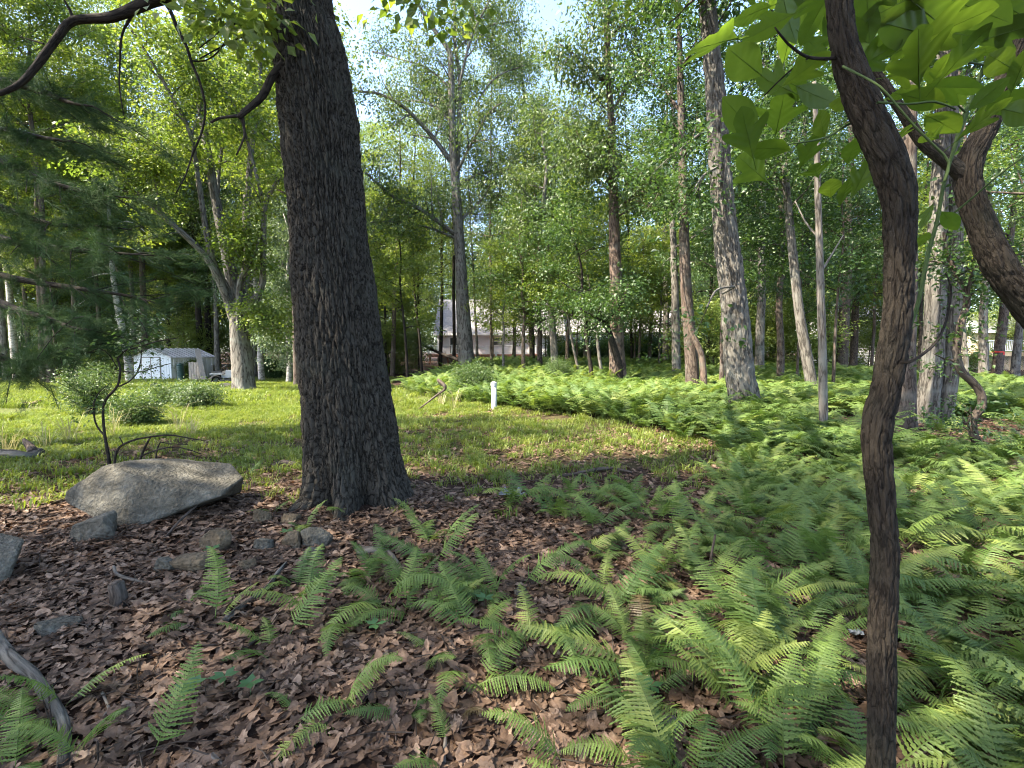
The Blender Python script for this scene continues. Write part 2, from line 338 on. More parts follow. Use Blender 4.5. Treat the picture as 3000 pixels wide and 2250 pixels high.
def scatter(name, pos, rot, scl, idx, coll, parent=None, loc=None, kind=None):
    pos = np.asarray(pos, np.float32)
    if loc is not None: pos = pos - np.asarray(loc, np.float32)
    me = bpy.data.meshes.new(name); me.vertices.add(len(pos)); me.vertices.foreach_set('co', pos.ravel())
    a = me.attributes.new('rot', 'FLOAT_VECTOR', 'POINT'); a.data.foreach_set('vector', np.asarray(rot, np.float32).ravel())
    a = me.attributes.new('scl', 'FLOAT', 'POINT'); a.data.foreach_set('value', np.asarray(scl, np.float32).ravel())
    a = me.attributes.new('idx', 'INT', 'POINT'); a.data.foreach_set('value', np.asarray(idx, np.int32).ravel())
    o = bpy.data.objects.new(name, me); C.objects.link(o)
    if parent is not None: o.parent = parent
    elif loc is not None: o.location = tuple(loc)
    md = o.modifiers.new('scatter', 'NODES'); md.node_group = scatter_group(coll)
    if kind: o['kind'] = kind
    return o
def raw_mesh(name, v, f, m, co=None):
    me = bpy.data.meshes.new(name); me.from_pydata([tuple(map(float, a)) for a in v], [], f); me.materials.append(M[m] if isinstance(m, str) else m)
    if co is not None:
        a = me.attributes.new('leafco', 'FLOAT_VECTOR', 'POINT'); a.data.foreach_set('vector', np.asarray(co, np.float32).ravel())
    me.update(); return me

# leaf sprays: a twig with some two dozen leaves
def spray_mesh(name, m, seed, nleaf=38, size=0.10, span=0.60, flat=0.25, droop=0.25, narrow=0.55):
    rs = np.random.RandomState(seed); v, f = [], []
    for k in range(nleaf):
        t = rs.rand(); a = rs.rand() * 6.283
        base = np.array([math.cos(a) * span * t ** 0.6, math.sin(a) * span * t ** 0.6, rs.normal(0, flat * span * 0.5)])
        L = size * rs.uniform(0.7, 1.35); w = L * narrow * rs.uniform(0.8, 1.1)
        yaw = a + rs.normal(0, 0.8); pit = rs.normal(-droop, 0.35); rol = rs.normal(0, 0.5)
        d = np.array([math.cos(yaw) * math.cos(pit), math.sin(yaw) * math.cos(pit), math.sin(pit)])
        s = np.cross(d, [0, 0, 1.0]); s = unit(s); up = np.cross(s, d); s = s * math.cos(rol) + up * math.sin(rol); up = np.cross(s, d)
        i = len(v)
        v += [base, base + d * L * .38 + s * w / 2 + up * w * .12, base + d * L - up * L * .10, base + d * L * .38 - s * w / 2 + up * w * .12, base + d * L * 0.45]
        f += [(i, i + 1, i + 4), (i + 1, i + 2, i + 4), (i, i + 4, i + 3), (i + 4, i + 2, i + 3)]
    return raw_mesh(name, v, f, m)
SP = {}
for nm, m, kw in (('oak', 'oak_leaf', dict(size=.15, narrow=.45, droop=.55, flat=.6, nleaf=32)), ('maple', 'maple_leaf', dict(size=.10, narrow=.75, flat=.22)),
                  ('dark', 'dark_leaf', dict(size=.10, narrow=.6, flat=.3)), ('grey', 'grey_leaf', dict(size=.11, narrow=.55, flat=.4, droop=.5))):
    SP[nm] = source_collection('spray_' + nm, [spray_mesh('spray_%s_%d' % (nm, i), m, 10 * i + len(nm), **kw) for i in range(4)])
def needle_tuft(name, seed, n=90, L=0.13):
    rs = np.random.RandomState(seed); v, f = [], []
    for k in range(n):
        b = np.array([rs.uniform(-.15, .15), rs.normal(0, .012), rs.normal(0, .012)]); a = rs.rand() * 6.283; o = rs.uniform(0.35, 1.0)
        d = unit([math.cos(o), math.sin(o) * math.cos(a), math.sin(o) * math.sin(a) * 0.8]); s = unit(np.cross(d, rs.normal(size=3))) * 0.0016
        l = L * rs.uniform(.7, 1.2); i = len(v); e = b + d * l - np.array([0, 0, .02]); v += [b - s, b + s, e]; f.append((i, i + 1, i + 2))
    i = len(v); v += [(-.16, -.004, 0), (-.16, .004, 0), (.16, .002, 0), (.16, -.002, .003)]; f.append((i, i + 1, i + 2, i + 3))
    return raw_mesh(name, v, f, 'needle')
SP['pine'] = source_collection('spray_pine', [needle_tuft('pine_tuft_%d' % i, i) for i in range(3)])
def shrub_spray(name, seed):
    return spray_mesh(name, 'fern_shrub', seed, nleaf=26, size=0.034, span=0.22, flat=.7, droop=0.0, narrow=.4)
SP['hemlock'] = source_collection('spray_hemlock', [shrub_spray('hemlock_spray_%d' % i, 70 + i) for i in range(3)])

# ---------------------------------------------------------------- the setting: ground
def axis(lims, steps):
    o = [lims[0]]
    for a, b, s in steps:
        k = max(1, int(round((b - a) / s))); o += list(a + (b - a) * (np.arange(k) + 1) / k)
    return np.array(o)
gx = axis([-400], [(-400, -60, 40), (-60, -16, 2), (-16, -6, .4), (-6, 6, .12), (6, 16, .4), (16, 60, 2), (60, 400, 40)])
gy = axis([-60], [(-60, -4, 8), (-4, .6, .5), (.6, 8, .12), (8, 30, .4), (30, 70, 2), (70, 600, 50)])
XX, YY = np.meshgrid(gx, gy); nx, ny = len(gx), len(gy)
rsg = np.random.RandomState(5)
ZZ = H(XX, YY) + np.where((abs(XX) < 6) & (YY < 8) & (YY > .6), rsg.normal(0, .006, XX.shape), 0)
i = np.arange(ny - 1)[:, None] * nx; j = np.arange(nx - 1)[None, :]
gf = np.stack([i + j, i + j + 1, i + nx + j + 1, i + nx + j], -1).reshape(-1, 4).tolist()
gmat, n, l, b, out = mat('forest_ground')
tc = N(n, 'ShaderNodeTexCoord')
n1 = N(n, 'ShaderNodeTexNoise'); n1.inputs['Scale'].default_value = 9; n1.inputs['Detail'].default_value = 9; n1.inputs['Roughness'].default_value = .75; l.new(tc.outputs['Object'], n1.inputs['Vector'])
soil = ramp(n, [(.3, (.016, .010, .008)), (.5, (.042, .025, .018)), (.72, (.10, .062, .046))]); l.new(n1.outputs['Fac'], soil.inputs['Fac'])
n2 = N(n, 'ShaderNodeTexNoise'); n2.inputs['Scale'].default_value = 14; n2.inputs['Detail'].default_value = 7; l.new(tc.outputs['Object'], n2.inputs['Vector'])
gr = ramp(n, [(.3, (.030, .038, .012)), (.5, (.075, .095, .024)), (.68, (.115, .105, .045)), (.8, (.15, .115, .06))]); l.new(n2.outputs['Fac'], gr.inputs['Fac'])
ga = N(n, 'ShaderNodeAttribute', attribute_name='turf')
n3 = N(n, 'ShaderNodeTexNoise'); n3.inputs['Scale'].default_value = 1.6; n3.inputs['Detail'].default_value = 6; n3.inputs['Roughness'].default_value = .7; l.new(tc.outputs['Object'], n3.inputs['Vector'])
ad = N(n, 'ShaderNodeMath', operation='ADD'); l.new(ga.outputs['Fac'], ad.inputs[0]); l.new(n3.outputs['Fac'], ad.inputs[1])
st = N(n, 'ShaderNodeMapRange'); st.inputs['From Min'].default_value = .65; st.inputs['From Max'].default_value = 1.25; l.new(ad.outputs[0], st.inputs['Value'])
mx = N(n, 'ShaderNodeMix', data_type='RGBA'); l.new(st.outputs[0], mx.inputs['Factor']); l.new(soil.outputs['Color'], mx.inputs['A']); l.new(gr.outputs['Color'], mx.inputs['B'])
l.new(mx.outputs['Result'], b.inputs['Base Color']); b.inputs['Roughness'].default_value = .95; b.inputs['Specular IOR Level'].default_value = .1
bp = N(n, 'ShaderNodeBump'); bp.inputs['Strength'].default_value = .9; bp.inputs['Distance'].default_value = .03; l.new(n1.outputs['Fac'], bp.inputs['Height']); l.new(bp.outputs[0], b.inputs['Normal'])
# where the fern bed begins (x as a function of y) and where turf grows
BY = np.array([0.5, 1.3, 3.0, 4.6, 6.5, 8.0, 10.7, 12.6, 16, 21, 25, 40]); BX = np.array([.12, .15, .50, 1.8, 3.1, 3.3, 1.9, -.4, -2.8, -5.6, -7.5, -9])
def fern_edge(y): return np.interp(y, BY, BX)
def bare_patch(x, y):     # raked leaves on the right
    return ss(5.6, 6.4, x) * ss(6.6, 7.3, y) * (1 - ss(10.8, 11.8, y + 0.08 * (x - 8))) 
def turf(x, y):
    t = ss(4.2, 6.8, y - 0.10 * (x + 3)) * (1 - ss(-.5, 1.0, x - fern_edge(y))) * (1 - 0.95 * ss(31, 36, y))
    return t * (0.34 + 0.66 * ss(8.0, 16, y - .75 * (x + 6)))
g = MB(); g.add(np.stack([XX, YY, ZZ], -1).reshape(-1, 3), gf)
ground = g.build('ground', gmat, smooth=True); ground['kind'] = 'structure'; ground['label'] = 'forest floor of brown soil with patches of green turf'
ta = ground.data.attributes.new('turf', 'FLOAT', 'POINT'); ta.data.foreach_set('value', turf(XX, YY).astype(np.float32).ravel())

# ---------------------------------------------------------------- trees
def grow(pts, rad, n, L, rs, tubes, sprays, up=.15, tmin=.2, nspray=7, jit=.3, fwd=.55, rmin=.006):
    """side branches off a limb, and leaf sprays along them"""
    m = len(pts); seg = np.gradient(pts, axis=0)
    for k in range(n):
        t = tmin + (1 - tmin) * (k + rs.rand()) / n; i = min(m - 1, int(t * (m - 1))); tg = unit(seg[i])
        pr = unit(np.cross(tg, rs.normal(size=3))); d = unit(tg * fwd + pr * .9 + np.array([0, 0, up])); l = L * rs.uniform(.5, 1.15) * (1.15 - .45 * t)
        q = [pts[i]]; 
        for s in range(4):
            d = unit(d + rs.normal(0, .18, 3) + np.array([0, 0, .03])); q.append(q[-1] + d * l / 4)
        q = np.array(q); r0 = max(rmin, min(rad[i] * .55, .012 + .018 * l)); tubes.append((q, np.linspace(r0, rmin * .6, 5)))
        for s in range(nspray):
            u = (.25 + .75 * rs.rand()) * 4; a = min(3, int(u)); pp = q[a] + (q[a + 1] - q[a]) * (u - a)
            sprays.append(pp + rs.normal(0, jit, 3) * np.array([1, 1, .6]))
def finish(root, tubes, sprays, bark, spray, loc, rs, size=1.0, tilt=.35):
    if tubes:
        mb = MB()
        for q, r in tubes: tube(mb, q, r, 5 if r[0] > .03 else 4)
        mb.build('branches', bark, root, loc, smooth=True, kind='stuff')
    if len(sprays):
        s = np.array(sprays); k = len(s)
        rot = np.stack([rs.normal(0, tilt, k), rs.normal(0, tilt, k), rs.rand(k) * 6.283], -1)
        scatter('crown', s, rot, rs.uniform(.75, 1.3, k) * size, rs.randint(0, 4, k), SP[spray], root, loc, kind='stuff')
def px_path(lst, Y):
    pts, rad = [], []
    for e in lst:
        y = Y + (e[3] if len(e) > 3 else 0); pts.append(P(e[0], e[1], y)); rad.append(e[2] / 2 * y / F / math.hypot(1, (e[0] - 1500) / F))   # round things look wider off the lens axis
    return pts, rad

# --- the big oak in the foreground
rs = np.random.RandomState(11)
OY = 4.78; base = P(1041, 1490, OY); base = on_ground(base[0], OY)
oak = thing('oak_tree', 'massive dark oak with deeply furrowed bark standing left of centre in the foreground', 'tree', base)
tp, tr = px_path([(1041, 1420, 262), (1030, 1300, 272), (1022, 1220, 268), (1005, 1080, 256), (992, 950, 248), (977, 820, 236), (964, 680, 222), (948, 500, 216), (935, 360, 222), (918, 230, 208), (900, 120, 196), (878, 0, 182)], OY)
tp = [base - np.array([0, 0, .25])] + tp; tr = [tr[0]] + tr
top = tp[-1]
tp += [top + np.array([-.12, .1, 1.6]), top + np.array([-.2, .1, 3.6]), top + np.array([-.1, .3, 6.0]), top + np.array([.1, .5, 9])]; tr += [.29, .25, .18, .08]
a, bb = smooth_path(tp, tr, .015)
low = a[:, 2] < top[2] + .5
mb = MB(); tube(mb, a[low], bb[low], 420, bark=(.036, .34, .034), flare=(1.0, .30, 6), seed=3, lump=.05, cap=False)
mb.build('trunk', 'oak_bark', oak, base, smooth=True)
hi = a[~low][::18]; hr = bb[~low][::18]; hi = np.vstack([a[low][-1:], hi]); hr = np.concatenate([bb[low][-1:], hr])
mb = MB(); tube(mb, hi, hr, 24); o = mb.build('upper_trunk', 'oak_bark', oak, base, smooth=True)
tubes, sprays = [], []
for k, (z, az, ln) in enumerate([(6.4, 200, 4.5), (7.2, 330, 5), (7.8, 100, 5.5), (8.6, 30, 5), (9.4, 250, 5), (10.3, 160, 4.5), (11, 300, 4.5), (12, 60, 4), (12.8, 200, 3.6), (13.4, 340, 3.2)]):
    d = np.array([math.cos(R(az)), math.sin(R(az)), .28]); p0 = np.array([np.interp(z, a[:, 2], a[:, 0]), np.interp(z, a[:, 2], a[:, 1]), z]); q = [p0]
    for s in range(5): d = unit(d + rs.normal(0, .16, 3) + np.array([0, 0, .05])); q.append(q[-1] + d * ln / 5)
    _, qa, qr = limb_part('limb', q, np.linspace(.11, .02, 6), 'oak_bark', oak, base, 8, .3)
    grow(qa, qr, 9, 2.0, rs, tubes, sprays, nspray=4, jit=.4)
# surveyed dead limbs of the oak
def oak_limb(lst, Y=OY, name='limb', m='dark_bark', sides=10):
    p, r = px_path(lst, Y); o, qa, qr = limb_part(name, p, r, m, oak, base, sides, .05, lump=.25, seed=len(lst)); return qa, qr
oak_limb([(840, -300, 53), (660, -120, 47.4, -.1), (520, -25, 41.2, -.2), (430, 8, 36.8, -.25), (330, 48, 34.6, -.3), (215, 62, 31.2, -.35), (165, 115, 27.9, -.4), (110, 190, 25.7, -.45), (60, 245, 23.5, -.5), (0, 274, 21.2, -.55), (-90, 300, 18.9, -.6)])
oak_limb([(215, 55, 14.5, -.35), (205, 30, 10, -.35), (188, 0, 7.8, -.4), (175, -40, 5.6, -.4)], name='dead_twig')
oak_limb([(128, 128, 7.8, -.4), (95, 118, 5.6, -.4), (60, 108, 3.4, -.4)], name='dead_twig')
oak_limb([(470, -10, 14.5, -.2), (498, 30, 12.3, -.2), (520, 85, 11.2, -.2), (548, 140, 10, -.2), (560, 180, 9.5, -.2), (583, 235, 8.4, -.2), (598, 290, 7.8, -.2), (600, 340, 7.2, -.2), (590, 390, 6.7, -.2), (565, 450, 6.1, -.2), (545, 510, 5, -.2), (515, 567, 3.4, -.2)], name='dead_twig')
oak_limb([(400, 20, 13.4, -.25), (375, 65, 9.5, -.25), (358, 100, 7.8, -.25), (352, 170, 6.1, -.25), (350, 250, 5, -.25), (358, 310, 3.9, -.25), (365, 350, 2.2, -.25)], name='dead_twig')
oak_limb([(560, 178, 5.6, -.2), (600, 178, 5, -.1), (640, 150, 4.4, 0), (680, 85, 3.9, 0), (705, 28, 2.8, 0)], name='dead_twig')
oak_limb([(585, 172, 4.4, -.2), (640, 142, 4.4, 0), (700, 112, 3.9, .1), (735, 105, 2.2, .1)], name='dead_twig')
oak_limb([(585, 140, 3.4, -.1), (640, 95, 3.4, -.1), (678, 45, 2.8, 0)], name='dead_twig')
oak_limb([(830, 185, 25.7, -.25), (795, 228, 24.5, -.28), (770, 278, 22.3, -.3), (742, 306, 20.1, -.32), (716, 328, 18.9, -.34), (700, 345, 15.6, -.36)], name='broken_limb')
oak_limb([(708, 338, 12.3, -.34), (670, 342, 10, -.36), (640, 347, 8.4, -.36), (618, 359, 7.2, -.38)], name='broken_limb')
oak_limb([(708, 335, 13.4, -.34), (714, 365, 8.4, -.34), (716, 400, 6.7, -.34), (704, 430, 6.1, -.34), (692, 455, 5, -.34)], name='broken_limb')
for k in range(16):
    pp = P(rs.uniform(620, 790), rs.uniform(-30, 140) * (0.4 + .6 * rs.rand()), OY - .3 + rs.normal(0, .2)); sprays.append(pp)
for k in range(5): sprays.append(P(rs.uniform(1240, 1310), rs.uniform(-40, 30), OY + .6))
finish(oak, tubes, sprays, 'oak_bark', 'maple', base, rs)

def survey_tree(name, label, lst, Y, bark, limbs, spray, nsub=7, L=1.6, nspray=7, size=1.0, seed=1, flare=(.35, .5, 5), barkgeo=None, sides=20, top_add=None, step=.25, cat='tree', group=None, jit=.3, ntop=10, limb_subs=None, base_y=None, tmin_top=.55, up=.15, tmin_limb=.2):
    rs = np.random.RandomState(seed); p, r = px_path(lst, Y)
    x0, y0 = p[0][0], p[0][1]; base = on_ground(x0, y0)
    if p[0][2] < base[2]: p = p[1:]; r = r[1:]
    p = [base - np.array([0, 0, .25]), base + np.array([0, 0, .02])] + [q for q in p if q[2] > base[2] + .1]; r = [r[0], r[0]] + r[-(len(p) - 2):]
    if top_add is not None:
        for dx, dy, dz, rr in top_add: p.append(p[-1] + np.array([dx, dy, dz])); r.append(rr)
    root = thing(name, label, cat, base, group)
    a, bb = smooth_path(p, r, step); mb = MB(); tube(mb, a, bb, sides, bark=barkgeo, flare=flare, seed=seed, lump=.08); mb.build('trunk', bark, root, base, smooth=True)
    tubes, sprays = [], []
    if ntop and spray: grow(a, bb, ntop, L, rs, tubes, sprays, tmin=tmin_top, nspray=nspray, jit=jit, up=up)
    for k, lm in enumerate(limbs):
        q, qr = px_path(lm, Y); _, qa, qb = limb_part('limb', q, qr, bark, root, base, 8, step, lump=.15, seed=seed + k)
        if spray: grow(qa, qb, nsub if limb_subs is None else limb_subs[k], L, rs, tubes, sprays, nspray=nspray, jit=jit, up=up, tmin=tmin_limb)
    finish(root, tubes, sprays, bark, spray, base, rs, size)
    return root
# --- tall oak in the middle, beyond the fern bed
survey_tree('oak_tree', 'tall grey oak with spreading limbs standing in front of the white house', [(1368, 1100, 54), (1362, 1000, 46), (1356, 900, 40), (1348, 750, 31), (1337, 565, 26), (1328, 452, 23), (1323, 316, 20), (1321, 180, 17), (1316, 150, 15), (1289, 110, 12), (1253, 60, 10), (1221, 0, 8), (1190, -80, 5)], 28, 'grey_bark',
  [[(1338, 560, 14), (1344, 400, 13, .3), (1346, 226, 11, .4), (1334, 135, 9, .5), (1332, 0, 7, .5), (1335, -90, 4, .5)],
   [(1320, 470, 15), (1253, 384, 13, -.5), (1181, 312, 10, -1), (1113, 276, 8, -1.3), (1050, 267, 5, -1.5)],
   [(1338, 690, 14), (1235, 615, 12, -.6), (1149, 574, 9, -1.2), (1072, 506, 6, -1.8)],
   [(1355, 640, 9), (1407, 588, 7, .4), (1443, 533, 4, .8)],
   [(1335, 510, 10), (1384, 416, 8, -.6), (1429, 335, 7, -1.2), (1470, 300, 4, -1.6)],
   [(1345, 540, 9), (1416, 506, 7, .8), (1497, 493, 5, 1.5), (1588, 484, 3, 2)],
   [(1322, 355, 9), (1253, 303, 7, .7), (1167, 294, 4, 1.3)],
   [(1346, 249, 8), (1380, 113, 7, -.5), (1434, 0, 5, -1), (1470, -90, 3, -1)],
   [(1340, 700, 9), (1249, 665, 6, -.5), (1160, 650, 5, -1), (1086, 651, 3, -1.5)],
   [(1330, 420, 7), (1380, 330, 6, .9), (1450, 230, 4, 1.8), (1540, 190, 3, 2.5)],
   [(1322, 260, 7), (1250, 200, 5, .9), (1160, 170, 4, 1.8), (1090, 150, 3, 2.5)],
   [(1330, 150, 6), (1420, 80, 5, 1), (1520, 60, 3, 2)]], 'oak', nsub=12, L=2.4, nspray=8, seed=21, ntop=12, size=1.0, jit=.5)
# --- many-stemmed tree on the lawn
survey_tree('maple_tree', 'grey tree with many stems fanning out from one short trunk on the lawn', [(716, 1150, 71.8), (710, 1080, 65.5), (704, 1000, 60.8), (700, 940, 57.7), (692, 880, 46.8), (668, 760, 37.4), (633, 588, 29.6), (606, 430, 23.4), (582, 280, 18.7), (565, 180, 14), (570, 45, 9.4), (572, -80, 4.7)], 19.6, 'grey_bark',
  [[(690, 950, 31.2), (655, 850, 26.5, -.5), (601, 750, 21.8, -1), (479, 633, 18.7, -1.6), (400, 560, 15.6, -2), (343, 493, 13.3, -2.3), (289, 420, 10.9, -2.6), (258, 366, 7, -2.8)],
   [(690, 930, 25), (660, 840, 23.4, -.4), (619, 750, 20.3, -.8), (583, 542, 16.4, -1.2), (560, 398, 13.3, -1.6), (502, 280, 10.9, -2), (420, 140, 8.6, -2.4), (375, 68, 5.5, -2.6), (340, -10, 3.9, -2.8)],
   [(704, 930, 31.2), (715, 840, 28.1, .5), (723, 750, 25, .7), (723, 588, 21.1, .9), (741, 407, 15.6, 1.2), (760, 226, 10.9, 1.4), (770, 60, 6.2, 1.5)],
   [(716, 940, 26.5), (745, 880, 23.4, -.3), (768, 830, 21.1, -.4), (772, 740, 17.9, -.5), (778, 601, 14.8, -.6), (823, 511, 10.1, -.7), (845, 430, 6.2, -.8), (880, 340, 3.1, -.9)],
   [(776, 610, 11.7, -.6), (741, 475, 10.1, -.9), (705, 353, 8.6, -1.2), (651, 253, 6.2, -1.5), (579, 181, 3.9, -1.7)],
   [(700, 960, 17.2, -.3), (701, 831, 15.6, -.6), (722, 790, 11.7, -.7), (748, 740, 7.8, -.8), (760, 690, 4.7, -.9)],
   [(728, 970, 10.9, -.2), (757, 940, 8.6, -.4), (787, 922, 4.7, -.5)],
   [(680, 800, 15.6, .8), (648, 650, 13.3, 1.2), (640, 520, 10.9, 1.5), (665, 350, 7.8, 1.8), (690, 200, 5.5, 2)],
   [(560, 400, 7.8, -1.6), (590, 300, 6.2, -1.4), (575, 190, 4.7, -1.2), (530, 80, 3.1, -1)],
   [(470, 625, 7, -1.6), (455, 540, 5.5, -1.8), (425, 460, 3.9, -2)]], 'maple', nsub=11, L=1.8, nspray=10, seed=31, ntop=12, tmin_limb=.5, flare=(.5, .35, 6), step=.2, sides=28, barkgeo=(.07, .3, .02))
# --- the trees right of the middle
survey_tree('oak_tree', 'big straight grey oak rising out of the ferns right of centre', [(2195, 1240, 98), (2180, 1160, 92), (2165, 1080, 86), (2152, 900, 80), (2128, 700, 70), (2110, 500, 62), (2098, 300, 55), (2085, 150, 50), (2070, 0, 45), (2060, -120, 36)], 10.6, 'grey_bark',
  [[(2088, 370, 9, -.3), (2040, 400, 7, -.5), (1990, 440, 4, -.7)], [(2100, 490, 8, -.3), (2060, 515, 6, -.5), (2030, 560, 3, -.7)], [(2115, 860, 9, -.3), (2150, 840, 8, -.5), (2100, 850, 7, -.7), (2070, 900, 4, -.9)],
   [(2075, 20, 20), (2000, -60, 16, -.5), (1900, -150, 10, -1)], [(2075, -40, 20), (2180, -130, 16, .5), (2260, -220, 9, 1)]], 'dark', nsub=6, L=1.5, nspray=6, seed=41, barkgeo=(.062, .34, .03), sides=90, step=.05, flare=(.30, .35, 6), ntop=6, tmin_top=.85, limb_subs=[2, 2, 1, 8, 8])
survey_tree('brown_tree', 'slim tree with reddish brown bark among ferns right of the white pipe', [(1815, 1150, 58), (1810, 1090, 50), (1806, 1000, 44), (1805, 850, 38), (1800, 700, 32), (1795, 500, 25), (1790, 350, 20), (1782, 200, 17), (1775, 0, 14), (1770, -100, 8)], 19, 'red_bark',
  [[(1800, 620, 8), (1870, 560, 6, -.6), (1930, 500, 4, -1.2)], [(1795, 520, 8), (1730, 440, 6, .6), (1650, 400, 4, 1.2)], [(1790, 330, 8), (1850, 240, 6, .6), (1920, 180, 4, 1.2)], [(1785, 260, 8), (1710, 180, 6, -.6), (1640, 130, 4, -1.2)], [(1778, 120, 7), (1850, 40, 5, -.8), (1900, -40, 4, -1)], [(1798, 560, 7), (1742, 480, 5, -.8), (1690, 430, 3, -1.4)]], 'oak', nsub=10, L=1.9, nspray=8, seed=51, ntop=16, tmin_top=.4)
survey_tree('curved_sapling', 'thin crooked sapling bending across the reddish brown trunk', [(1808, 1145, 22, -.6), (1815, 1080, 22, -.6), (1800, 1020, 20, -.6), (1783, 970, 17, -.6), (1776, 944, 14, -.6), (1800, 910, 13, -.6), (1830, 870, 12, -.6), (1842, 830, 8, -.6)], 18.6, 'dark_bark', [[(1776, 946, 12, -.6), (1745, 930, 9, -.9), (1700, 905, 5, -1.2)]], 'dark', nsub=6, L=1.2, nspray=7, seed=52, flare=None, ntop=8)
survey_tree('oak_tree', 'twin trunked grey oak, its left stem, beside the raked leaves', [(2712, 1250, 70), (2716, 1180, 72), (2727, 1100, 70), (2735, 1000, 68), (2745, 750, 62), (2752, 550, 54), (2760, 400, 50), (2770, 0, 38), (2775, -150, 28)], 10.1, 'grey_bark',
  [[(2780, 1270, 62, .05), (2768, 1190, 66, .05), (2782, 1100, 62, .05), (2790, 1000, 60, .05), (2800, 800, 56, .05), (2795, 600, 50, .05), (2790, 400, 44, .05), (2785, 0, 34, .1), (2790, -150, 20, .1)],
   [(2765, 300, 14), (2850, 200, 10, .6), (2950, 100, 6, 1.2)], [(2765, 100, 14), (2680, 0, 10, .6), (2600, -80, 6, 1.2)]], 'dark', nsub=8, L=1.6, nspray=6, seed=61, barkgeo=(.055, .3, .022), sides=70, step=.06, ntop=5, tmin_top=.8, limb_subs=[3, 8, 8])['label'] = 'grey oak forking into two stems near the ground beside the bare leafy patch'
survey_tree('dark_tree', 'dark trunk half hidden behind the crooked foreground sapling', [(2645, 1275, 80), (2648, 1180, 72), (2652, 1000, 66), (2660, 800, 58), (2664, 500, 46), (2668, 200, 36), (2670, -100, 26)], 9.3, 'brown_bark', [[(2666, 250, 12), (2600, 150, 9, .8), (2520, 60, 5, 1.6)]], 'dark', nsub=8, L=1.6, nspray=6, seed=62, ntop=5, tmin_top=.8)
survey_tree('dead_tree', 'slender bare grey dead trunk standing in the ferns right of the big grey oak', [(2412, 1300, 30), (2412, 1200, 28), (2410, 1050, 27), (2404, 850, 24), (2397, 600, 20), (2392, 400, 17), (2385, 240, 12)], 8.4, 'dead_bark', [[(2404, 800, 8), (2440, 740, 6, .2), (2470, 690, 3, .3)], [(2400, 700, 8), (2360, 650, 6, .2), (2330, 590, 3, .3)]], None, seed=63, flare=(.2, .3, 5), sides=24, step=.1, ntop=0)
survey_tree('crooked_tree', 'small twisted pale tree rooted in the bare leafy patch at right', [(2884, 1365, 34), (2868, 1310, 32), (2850, 1265, 30), (2852, 1225, 30), (2876, 1190, 32), (2872, 1150, 30), (2845, 1115, 30), (2815, 1085, 30), (2803, 1030, 28), (2812, 960, 26), (2832, 890, 24), (2826, 840, 22), (2800, 800, 20), (2775, 740, 16), (2765, 680, 10)], 6.5, 'brown_bark',
  [[(2832, 880, 16), (2840, 830, 13, -.1), (2855, 790, 10, -.2), (2890, 740, 6, -.3)], [(2862, 1285, 8), (2848, 1240, 7, -.1), (2843, 1190, 5, -.1)], [(2800, 790, 10), (2760, 770, 8, .1), (2720, 765, 5, .2)]], 'dark', nsub=3, L=.5, nspray=4, seed=64, flare=None, sides=14, step=.06, size=.55, ntop=7, tmin_top=.5, jit=.12)
survey_tree('leaning_tree', 'grey tree leaning left over the ferns with a strip of peeled orange bark', [(2388, 1170, 40), (2370, 1080, 36), (2352, 980, 33), (2340, 900, 30), (2318, 700, 26), (2300, 500, 22), (2290, 300, 18), (2285, 100, 14), (2280, -60, 8)], 14.5, 'grey_bark', [[(2305, 560, 8), (2250, 480, 6, -.6), (2190, 430, 4, -1)], [(2292, 330, 8), (2360, 240, 6, .6), (2420, 170, 4, 1)], [(2290, 250, 8), (2220, 170, 6, .6), (2160, 120, 4, 1)]], 'dark', nsub=8, L=1.5, nspray=6, seed=65, ntop=16, tmin_top=.5)
survey_tree('mossy_tree', 'dark mossy trunk with peeling patches left of the big grey oak', [(2030, 1175, 44), (2028, 1100, 40), (2022, 1000, 38), (2010, 850, 34), (2004, 700, 30), (2000, 500, 25), (1995, 300, 20), (1990, 100, 15), (1985, -60, 9)], 16, 'brown_bark', [[(2005, 640, 8), (1940, 560, 6, -.6), (1880, 520, 4, -1)], [(2000, 480, 8), (2050, 400, 6, .8), (2100, 340, 4, 1.4)], [(1996, 330, 8), (1930, 240, 6, .6), (1870, 170, 4, 1)], [(1992, 200, 8), (2060, 110, 6, -.6), (2110, 40, 4, -1)]], 'dark', nsub=8, L=1.6, nspray=6, seed=66, ntop=16, tmin_top=.45)
survey_tree('red_tree', 'thin trunk with orange peeled bark leaning against the dark mossy trunk', [(2064, 1165, 22), (2060, 1080, 20), (2052, 1030, 19), (2030, 980, 16), (2010, 910, 13), (2000, 840, 9), (1996, 780, 6)], 15.6, 'red_bark', [], None, seed=67, flare=None, ntop=0, sides=12)

